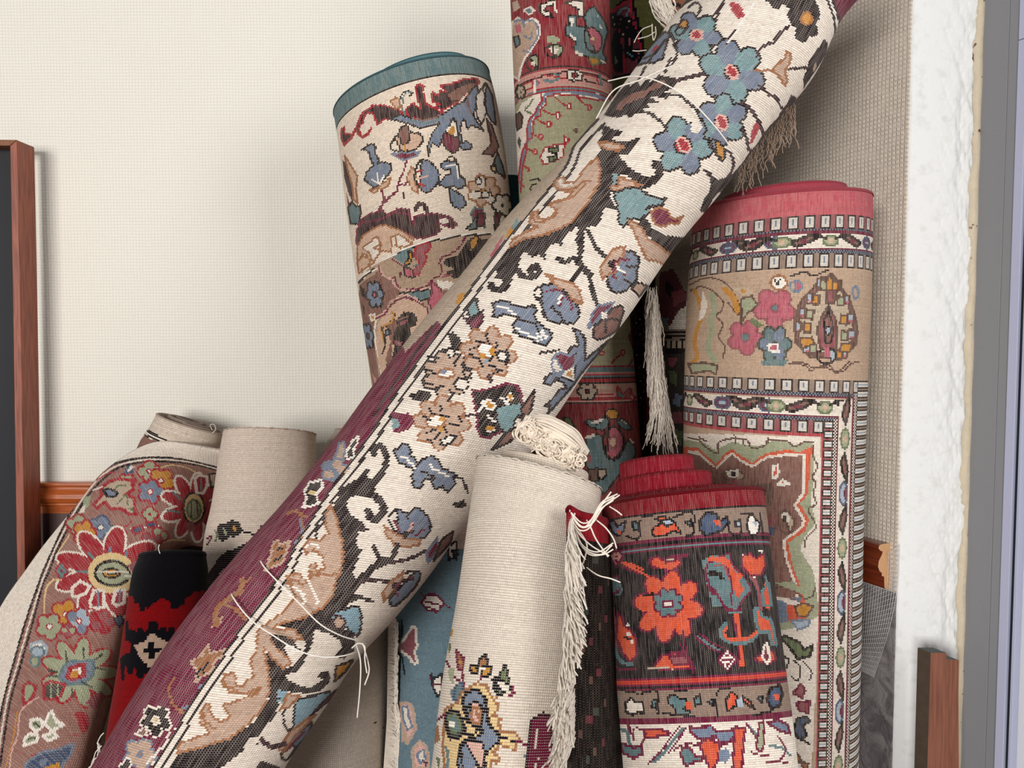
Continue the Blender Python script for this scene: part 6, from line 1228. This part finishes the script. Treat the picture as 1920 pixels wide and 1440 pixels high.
# ---------------------------------------------------------------- pale blue carpet and the linen-backed carpet beside it
R7S = '''
Z 760 1080 4
q w/m/4 120 200 160 140 220 140 270 170 290 210 240 270 170 260 ; l m 12 150 190 260 220 ; l m 10 160 230 220 250 ; l m 6 120 130 150 170 ; l m 5 290 210 330 240
q v/w/4 10 440 60 380 70 470 95 520 60 590 90 650 40 640 20 540 0 500
q w/m/4 190 750 230 790 300 780 300 860 230 860 200 820 ; l m 8 200 820 280 820
q f/t/5 -20 950 40 960 70 1040 60 1130 40 1200 -20 1240 ; q w/b/4 -20 990 20 1000 30 1060 10 1120 -20 1120 ; q f/t/5 60 1290 100 1250 150 1280 170 1340 150 1440 60 1440 ; q w/b/4 90 1310 130 1320 120 1400 80 1400 ; q s 120 1380 160 1390 150 1440
Z 600 1140 4.8
q v/w/5 720 330 790 230 830 170 860 180 860 300 880 330 850 400 880 490 850 500 800 440 720 380 ; l k 14 740 110 740 260 ; l k 12 740 440 760 590
q f/t/6 720 860 780 850 830 890 840 960 860 1080 820 1160 780 1220 760 1100 730 980 ; q w/b/4 740 890 790 890 790 960 830 1060 790 1100 750 1010
q f/t/6 830 1290 900 1200 960 1250 980 1440 850 1440 ; q w/b/4 870 1320 930 1270 950 1360 900 1400 ; q s 920 1370 970 1380 960 1440
q w/k/5 1000 600 1020 640 1100 590 1100 740 1060 800 1020 720 ; l s 9 1020 690 1100 690
'''
def r7():
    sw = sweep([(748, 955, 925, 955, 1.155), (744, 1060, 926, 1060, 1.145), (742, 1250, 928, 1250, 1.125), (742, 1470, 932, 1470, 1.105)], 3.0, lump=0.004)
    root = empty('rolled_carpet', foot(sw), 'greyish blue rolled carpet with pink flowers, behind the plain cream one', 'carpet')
    def fn(pt, s): 
        rows(pt, s, 935, 1030, '#b9a295')
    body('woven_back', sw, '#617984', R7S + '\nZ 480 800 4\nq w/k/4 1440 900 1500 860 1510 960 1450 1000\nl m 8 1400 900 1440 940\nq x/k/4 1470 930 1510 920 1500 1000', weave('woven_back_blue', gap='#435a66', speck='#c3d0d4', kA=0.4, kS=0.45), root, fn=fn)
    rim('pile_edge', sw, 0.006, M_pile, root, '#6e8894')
    sw = sweep([(560, 1120, 738, 1120, 1.17), (556, 1200, 737, 1200, 1.165), (540, 1350, 730, 1350, 1.15), (528, 1475, 722, 1475, 1.14)], 3.4, lump=0.003)
    root = empty('rolled_carpet', foot(sw), 'plain grey rolled carpet with a fringed side, left of the blue one', 'carpet')
    body('woven_back', sw, '#cdc2b6', 'Z 600 1140 4.8\ne d 495 1035 18 7 ; e d 570 1080 8 6 ; e d 190 400 6 5\nl w 6 615 160 620 800 600 1100 580 1440', weave('linen_back', gap='#857a70', speck='#ded5ca', kA=0.55, kS=0.4, kW=0.35), root, jit=0.05)
    rim('pile_edge', sw, 0.004, M_creamwool, root, '#cdc2b6')
    L = []
    for q in range(230):
        y0 = 1160 + 300 * q / 230; xe = np.interp(y0, [1165, 1350, 1440], [731, 728, 722])
        dx = np.interp(y0, [1160, 1300, 1360, 1440], [13, 14, 22, 24]) + rng.normal(0, 1.6); dy = np.interp(y0, [1160, 1300, 1360, 1440], [16, 26, 70, 90]) + rng.normal(0, 4)
        L.append(strand([(xe - 2, y0), (xe + dx * 0.75, y0 + dy * 0.15), (xe + dx, y0 + dy * 0.5), (xe + dx * 0.92, y0 + dy)], [1.115, 1.085, 1.075, 1.08], 10, 0.0006))
    L.append(strand([(732, 1330), (750, 1360), (757, 1372), (752, 1380), (746, 1364)], 1.09, 14)); L.append(strand([(733, 1278), (747, 1274), (750, 1284)], 1.09, 10))
    kind(tubes('fringe', L, 0.0011, M_fringe, root, k=4), 'stuff')
r7()

# ---------------------------------------------------------------- carpets at the left
def r11():
    sw = sweep([(424, 812, 590, 814, 1.475), (414, 870, 589, 868, 1.462), (402, 950, 583, 943, 1.445), (390, 1010, 575, 1010, 1.43), (380, 1110, 566, 1110, 1.41), (368, 1230, 556, 1230, 1.385)], 3.4, lump=0.006, seed=8)
    root = empty('rolled_carpet', foot(sw), 'beige rolled carpet with a dark brown brushstroke, left of the diagonal one', 'carpet')
    scr = '''
Z 360 980 9
p g/k/9 460 170 470 70 530 50 600 90 640 150 600 230 520 270 470 230 ; p o/k/9 590 80 620 20 700 0 770 40 800 110 760 170 700 200 640 160
l k 12 810 100 880 150 990 180 1050 200 1120 170 1270 165 ; l k 14 1100 170 1150 120 1180 60 ; l m 20 260 260 340 220 ; l s 16 250 380 330 260 ; l G 12 390 140 430 210 400 300 ; e k 405 55 7 7
q d/k/5 240 1090 240 960 300 850 380 750 440 640 540 540 620 490 700 470 770 440 850 400 920 370 990 330 1050 330 1110 390 1050 490 980 560 900 550 850 570 780 600 720 590 640 650 560 740 470 810 400 930 320 1020 260 1080
l h 40 220 1170 260 1100 ; q m/b/6 220 1290 300 1230 400 1240 440 1290 400 1400 200 1440 ; l b 24 200 1200 210 1280
'''
    body('woven_back', sw, '#d8c7b8', scr, M_linen, root, jit=0.05)
    rim('pile_edge', sw, 0.005, M_creamwool, root, '#cdb6a6', rag=0.001)
r11()
def r10():
    sw = sweep([(266, 1046, 382, 1040, 1.25), (254, 1080, 386, 1076, 1.24), (245, 1140, 384, 1136, 1.22), (232, 1230, 378, 1226, 1.192), (217, 1320, 368, 1316, 1.165), (196, 1460, 350, 1456, 1.125)], 3.6, lump=0.004)
    root = empty('rolled_carpet', foot(sw), 'black and red rolled carpet with a beige cross medallion, lower left', 'carpet')
    K = '#b01018'
    scr = '''
Z 0 1080 4
q k 900 -300 1600 -300 1600 100 1450 120 1420 160 1390 170 1380 210 1350 220 1330 250 1290 250 1270 190 1240 190 1230 160 1190 170 1180 200 1140 210 1120 240 1090 240 1080 265 1050 260 1040 210 1010 200 990 150 930 140
q k 940 340 960 340 970 420 980 400 1010 400 1020 430 1040 390 1070 390 1080 420 1110 400 1115 345 1180 345 1185 400 1210 390 1240 390 1250 430 1270 380 1300 380 1310 420 1350 420 1370 330 1420 340 1410 390 1380 430 1330 460 1320 540 1340 560 1290 600 1300 680 1240 700 1230 740 1180 740 1170 820 1110 820 1110 740 1080 740 1070 770 1030 770 1020 700 1000 690 990 730 960 730 940 660 930 780 910 780 900 620 930 590 970 580 980 500 940 480
q %Q 0 0
p t 1000 570 1010 520 1060 500 1090 480 1120 440 1160 440 1200 470 1240 490 1280 510 1280 550 1250 590 1210 620 1160 690 1120 690 1100 660 1050 620 1020 600
q k 1110 490 1160 490 1160 540 1215 540 1215 560 1170 570 1165 620 1115 620 1110 575 1075 570 1075 550 1110 540
q k 895 1090 920 1080 940 1100 910 1110
'''
    scr = '\n'.join(l for l in scr.splitlines() if '%' not in l)
    body('flat_weave', sw, '#860a10', scr, pile('flat_wool_weave', var=0.22, sc_=700), root, jit=0.05)
    rim('pile_edge', sw, 0.012, M_pile, root, '#121114')
    v = []; C, S, F, up = frame(sw); G = sw['G'][0]; m = len(G) - 1
    Vv = [C + up * 0.006] + [G[k] * 0.96 + C * 0.04 + up * 0.004 for k in range(m)]
    mesh('top_end', Vv, [(0, 1 + k, 1 + (k + 1) % m) for k in range(m)], pile('black_wool', '#121114'), root)
    tubes('loose_thread', [strand([(300, 1038), (297, 1028), (299, 1021)], 1.13, 6)], 0.0008, M_string, root)
r10()
R9S = '''
Z 0 740 4
l k 16 -20 2700 40 2320 130 1980 210 1700 300 1440 340 1330 420 1150 530 920 640 740 760 600 880 525 1080 485 1300 485 1500 505 1660 540
l w 12 0 2740 70 2300 150 2020 235 1720 320 1440 360 1330 440 1140 550 930 660 750 780 615 900 540 1080 500 1300 500 1500 520 1660 555
l k 16 20 2780 90 2330 170 2040 255 1740 335 1440 385 1330 455 1150 570 930 680 760 800 630 910 555 1080 515 1300 515 1500 535 1660 570
l y 9 1200 560 1280 540 1400 560 1470 600 ; l y 10 540 1050 490 1130 450 1200 480 1260 ; l y 8 1170 1110 1280 1080 1380 1080
f 6 g,g r 960 660 60 50 0 ; q b/u/4 960 560 1000 540 1010 590 950 600 ; q w 990 540 1020 550 960 600
f 4 g,g r 1125 585 75 70 0 w 16 ; f 5 o,o r 1210 655 90 85 20 w 18 ; f 5 b,b r 1135 735 85 80 0 w 18 ; l r 9 1130 790 1120 860 1100 940
q l/r/6 760 720 830 660 900 640 1000 650 1010 720 950 760 1020 780 1020 850 1040 900 980 900 930 860 850 860 800 810 740 860 720 830 780 760 ; q b/k/4 790 720 830 710 900 740 880 770 820 770 ; l G 12 900 820 960 760 970 830 ; l G 12 880 720 900 690 960 690 ; l w 12 720 720 780 700 ; q G 970 860 1010 850 1020 890
q g 640 780 700 760 680 850 640 870 ; q w 640 840 660 830 650 890 600 900 ; l R 8 740 650 820 600 880 590
f 4 g,g r 600 980 80 70 10 w 16 ; f 4 b,b u 770 1000 90 80 20 w 20 ; f 5 o,o r 650 1040 80 90 0 w 18 ; l r 8 520 1020 600 1080 ; l r 10 870 1000 940 1000 1000 950 ; f 5 r,o r 900 1040 50 50 0
l W 7 990 1010 1090 1000 1190 980 ; q u/r/4 1100 960 1150 900 1180 990 1110 1000 ; q u/r/4 1000 1010 1070 980 1080 1020 1020 1050 ; f 4 g,g r 1130 900 50 50 0 ; f 3 g,v r 1190 1050 50 50 0 ; f 3 v,g r 1110 1090 40 44 0
f 9 r,r w 1440 840 230 240 0 ; e y/k/4 1440 850 80 110 ; e g/G/4 1440 860 50 70 ; l k 7 1420 800 1420 910 ; l k 7 1460 790 1470 900 ; l h 14 1490 640 1490 740 ; l h 14 1290 740 1340 790 ; l h 14 1250 870 1330 880 ; q r/w/5 1450 640 1480 610 1540 620 1540 690 1510 740 1460 740 ; l b 12 1495 640 1495 720
q v 1380 960 1430 940 1460 1000 1400 1030
q l/k/4 1560 600 1620 590 1620 680 1570 700
f 9 r,r w 830 1330 400 330 0 ; l b 20 840 1150 835 1220 ; l b 20 960 1180 950 1240 ; l h 20 680 1190 730 1240 ; l h 20 600 1330 690 1330 ; l h 20 640 1470 700 1430
e g/y/12 850 1340 150 130 ; e g/k/5 850 1340 120 90 ; e o/k/4 845 1340 60 34 ; e g/k/3 850 1340 30 12 ; l w 5 740 1330 960 1330
e G 480 1330 20 20 ; f 4 h,h r 480 1325 36 50 0 ; e W/g/4 960 1360 40 14
q v 960 1280 1020 1240 1040 1300 990 1330 
Z 0 1080 4
q r/w/6 560 90 620 40 690 80 660 130 600 160 560 150 ; q r/w/6 690 200 720 110 790 110 790 240 700 240 ; q r/w/6 850 200 870 110 930 100 920 200 870 220 ; l b 12 750 110 750 230 ; l b 10 900 100 890 200
l y 14 410 40 370 80 350 180 350 290 ; l y 14 420 30 480 30
f 5 o,o r 510 290 105 105 0 W 20 ; f 5 g,g r 390 380 100 95 10 W 20 ; f 5 U,b r 610 340 95 95 0 W 20 ; f 4 g,v r 530 410 50 44 0 ; f 5 v,r r 770 340 80 80 0 ; q u/k/3 850 320 890 290 920 340 880 380
l r 9 680 300 760 270 790 320 ; l r 9 640 230 780 270
q W/U/5 250 510 330 490 370 540 360 590 270 600 250 560 ; l P 14 270 570 300 570 ; l h 8 260 540 340 530 ; e g/h/4 280 640 34 40 ; e U/h/4 300 570 50 40
f 9 g,g r 600 720 270 250 0 ; q b/h/5 480 700 520 640 710 630 700 740 640 800 520 810 460 770 ; q W/r/8 520 760 540 690 640 660 640 740 560 770 ; q o 540 770 550 710 600 700 600 760
l q 14 510 570 520 640 ; l q 14 640 540 640 610 ; l q 14 770 580 720 620 ; l q 14 380 710 450 720 ; l q 14 380 750 450 750 ; l q 12 550 840 560 900 ; l q 12 620 790 690 830 ; l q 10 720 680 780 700
q q/r/6 350 820 390 790 500 810 470 900 420 920 350 920 ; j g 10 400 800 400 910 ; j g 10 450 810 450 900
q g/r/6 200 820 230 800 290 830 270 900 200 980 190 880 ; l f 12 310 910 230 960 170 1030 150 1200 110 1300 90 1440 ; l o 8 150 1010 120 1200 60 1440
q g/W/6 250 1080 320 1070 340 1120 290 1160 250 1130 ; q g/W/6 350 1100 400 1010 440 1090 490 1110 400 1160 ; q g/W/6 200 1230 240 1180 300 1190 290 1240 200 1270 ; q g/W/6 340 1200 420 1160 440 1200 380 1230 ; l q 14 270 1100 320 1130 ; l q 12 230 1220 280 1210
p r 500 1060 560 1020 640 1020 660 1090 620 1180 520 1170 ; q v 640 940 740 860 780 900 700 1000
q u/b/5 210 1400 280 1350 350 1310 460 1290 560 1250 540 1330 480 1400 470 1460 210 1460 ; q b/u/5 300 1370 380 1350 370 1420 300 1430 ; q o 350 1430 450 1390 460 1460 350 1460 ; l r 8 250 1340 310 1320
'''
def patch(rws, Yr, nu, nv, name, base, scr, mat, root, th=0.008, knot=3.2, jit=0.07, fn=None, us=1.0):
    "sheet through px polylines rws (each left to right) with distances Yr of the same shape"
    A = np.array([[P(x, y, Yr[i][j]) for j, (x, y) in enumerate(r)] for i, r in enumerate(rws)])
    B = np.stack([catmull(a, nu) for a in A]); G = np.stack([catmull(B[:, j], nv) for j in range(nu)], 1)
    G[..., 2] = np.maximum(G[..., 2], FLOORZ)
    cen = (G[:-1, :-1] + G[1:, :-1] + G[:-1, 1:] + G[1:, 1:]) / 4; X, Y = proj(cen.reshape(-1, 3)); pt = Paint(X, Y, base); pt.mw = 1.1
    if fn: fn(pt, nv - 1, nu - 1)
    pt.run(scr); c = np.clip(pt.c * (1 + jit * rng.standard_normal((len(X), 1))), 0.002, 0.95)
    o = mesh(name, G.reshape(-1, 3), quads(nv, nu - 1), mat, root, col=c, uv=quad_uv(np.arange(float(nu)) * us, np.arange(float(nv)) * us, nv, nu - 1))
    s = o.modifiers.new('thickness', 'SOLIDIFY'); s.thickness = th; s.offset = 0
    return o, G
def r9():
    base = P(120, 1440, 1.4)
    root = empty('rolled_carpet', (float(base[0]), float(base[1]), 0), 'arched rolled carpet with red flowers and a cream edge, far left', 'carpet')
    # rows run from the selvedge (rim) towards the right-hand silhouette; each row goes from the foot at the left up and over to the right
    rows_ = [[(-330, 2300), (-150, 1560), (-25, 1200), (60, 1058), (150, 945), (205, 880), (300, 829), (420, 846)],
             [(-250, 2300), (-80, 1560), (55, 1230), (112, 1080), (175, 960), (232, 895), (305, 862), (414, 880)],
             [(-190, 2300), (-10, 1600), (110, 1260), (165, 1130), (215, 1020), (260, 950), (320, 915), (408, 920)],
             [(-130, 2300), (60, 1620), (160, 1300), (205, 1170), (240, 1080), (280, 1015), (330, 970), (400, 965)],
             [(-80, 2300), (110, 1620), (188, 1330), (228, 1200), (250, 1120), (285, 1055), (340, 1010), (392, 1005)],
             [(-70, 2290), (125, 1600), (200, 1330), (236, 1200), (256, 1120), (292, 1058), (344, 1022), (386, 1022)]]
    Ys = [[1.42, 1.44, 1.47, 1.49, 1.50, 1.50, 1.50, 1.50], [1.30, 1.33, 1.40, 1.43, 1.45, 1.46, 1.48, 1.55], [1.24, 1.27, 1.33, 1.36, 1.39, 1.41, 1.44, 1.54],
          [1.23, 1.26, 1.31, 1.34, 1.37, 1.39, 1.43, 1.53], [1.27, 1.29, 1.34, 1.37, 1.40, 1.43, 1.47, 1.53], [1.40, 1.42, 1.45, 1.47, 1.49, 1.51, 1.53, 1.55]]
    def fn(pt, a, b):
        g = pt.c.reshape(a, b, 3); g[: int(a * 0.2)] = lin('#e0d4c6')
        i = int(a * 0.5); g[i:] = lin('#9c7468')
    def fn2(pt, a, b):
        pt.run('Z 0 740 4\nq #\n'.replace('q #\n', '') + 'q w -1500 6500 -200 3300 -20 2700 40 2320 130 1980 210 1700 300 1440 340 1330 420 1150 530 920 640 740 760 600 880 525 1080 485 1300 485 1500 505 1720 545 1720 300 900 250 300 900 -400 2200 -1600 5000')
    o, G = patch(rows_, Ys, 520, 180, 'woven_back', '#93695f', R9S, weave('woven_back_taupe', gap='#5a3a36', speck='#dcc9ba', kA=0.35, kS=0.3, kV=0.5), root, fn=fn2, th=0.009, us=0.62)
    # fringe along the selvedge
    L = []; e = G[0]
    for q in range(260):
        i = int(rng.uniform(30, 425)); p = e[i]; x, y = proj(p); 
        k = 1.0 if 885 < y < 960 else 0.35
        ln = rng.uniform(14, 44) * k; L.append(strand([(x + 2, y), (x - 6 * k - 2, y + ln * 0.3), (x - 5 * k - 2 + rng.normal(0, 2), y + ln)], p[1] - 0.006, 7, 0.0006))
    kind(tubes('fringe', L, 0.0008, M_fringe, root, k=3), 'stuff')
    # the rolled core behind, whose windings show above
    sw = sweep([(296, 776, 417, 815, 1.565), (285, 797, 410, 836, 1.563), (262, 835, 392, 880, 1.56), (200, 980, 330, 1010, 1.53), (120, 1200, 260, 1220, 1.50), (60, 1440, 200, 1450, 1.48)], 3.2, flat=0.75)
    body('inner_roll', sw, '#d6c6b6', 'Z 0 740 4\nl k 9 1100 265 1160 300 1250 345 ; l w 8 1095 285 1150 315 1230 355 ; l k 9 1090 305 1150 330 1220 370\nq n 1080 310 1220 370 1100 500 900 600 1000 400', M_linen, root)
    rim('rolled_edge', sw, 0.006, M_creamwool, root, '#b9a596')
    coil('inner_coil', sw, M_creamwool, root, '#bba898', r0=0.86, r1=0.3, turns=2.5, th=0.006, h=lambda t: 0.003 + 0.004 * t, rimcol='#a8958a')
    L = [strand([(398, 806), (394, 797), (402, 796), (404, 806), (398, 812)], 1.5, 12), strand([(388, 806), (397, 800), (406, 804)], 1.5, 9), strand([(392, 812), (388, 804), (398, 802), (408, 810)], 1.5, 10)]
    tubes('loose_thread', L[:1], 0.0008, M_fringe, root)
r9()
def r12():
    sw = sweep([(628, 806, 735, 800, 1.605), (611, 832, 735, 830, 1.605), (604, 858, 730, 856, 1.604), (585, 868, 722, 872, 1.603), (572, 900, 715, 905, 1.602), (556, 925, 700, 935, 1.60), (540, 1050, 690, 1050, 1.598), (530, 1250, 680, 1250, 1.595)], 3.4, flat=0.3)
    root = empty('rolled_carpet', foot(sw), 'cream rolled carpet of which only a corner shows right of the beige one', 'carpet')
    body('woven_back', sw, '#d9cbbc', 'Z 360 760 6\nl x 5 1420 580 1480 600 1500 620\nl x 4 1330 640 1400 640 1430 670', M_linen, root, jit=0.04)
    rim('pile_edge', sw, 0.005, M_creamwool, root, '#cdb6a6')
    L = [strand([(562, 912), (560, 918), (562, 926)], 1.45, 6, 0.001) for _ in range(5)] + [strand([(x, 908), (x - 2, 916), (x + rng.normal(0, 2), 926)], 1.44, 6, 0.001) for x in np.linspace(556, 568, 16)]
    kind(tubes('fringe', L, 0.0009, M_fringe, root, k=3), 'stuff')
r12()
# stray white threads at the lower left, lying over the foot of the flat-woven roll
def threads():
    lines = [[(195, 1374), (186, 1384), (183, 1392), (188, 1402), (186, 1425)], [(191, 1398), (180, 1410), (173, 1430), (165, 1450)], [(190, 1410), (178, 1425), (168, 1440), (160, 1460)], [(182, 1392), (190, 1415), (187, 1440), (180, 1460)], [(184, 1395), (184, 1420), (190, 1445)]]
    root = empty('loose_threads', tuple(P(180, 1400, 1.08)), 'tuft of stray white threads below the black and red roll, lower left', 'thread')
    root.location = tuple(P(178, 1450, 1.09))
    kind(tubes('threads', [strand(l, [1.06] * len(l), 16, 0.0008) for l in lines], 0.0009, M_string, root, k=4), 'stuff')
threads()
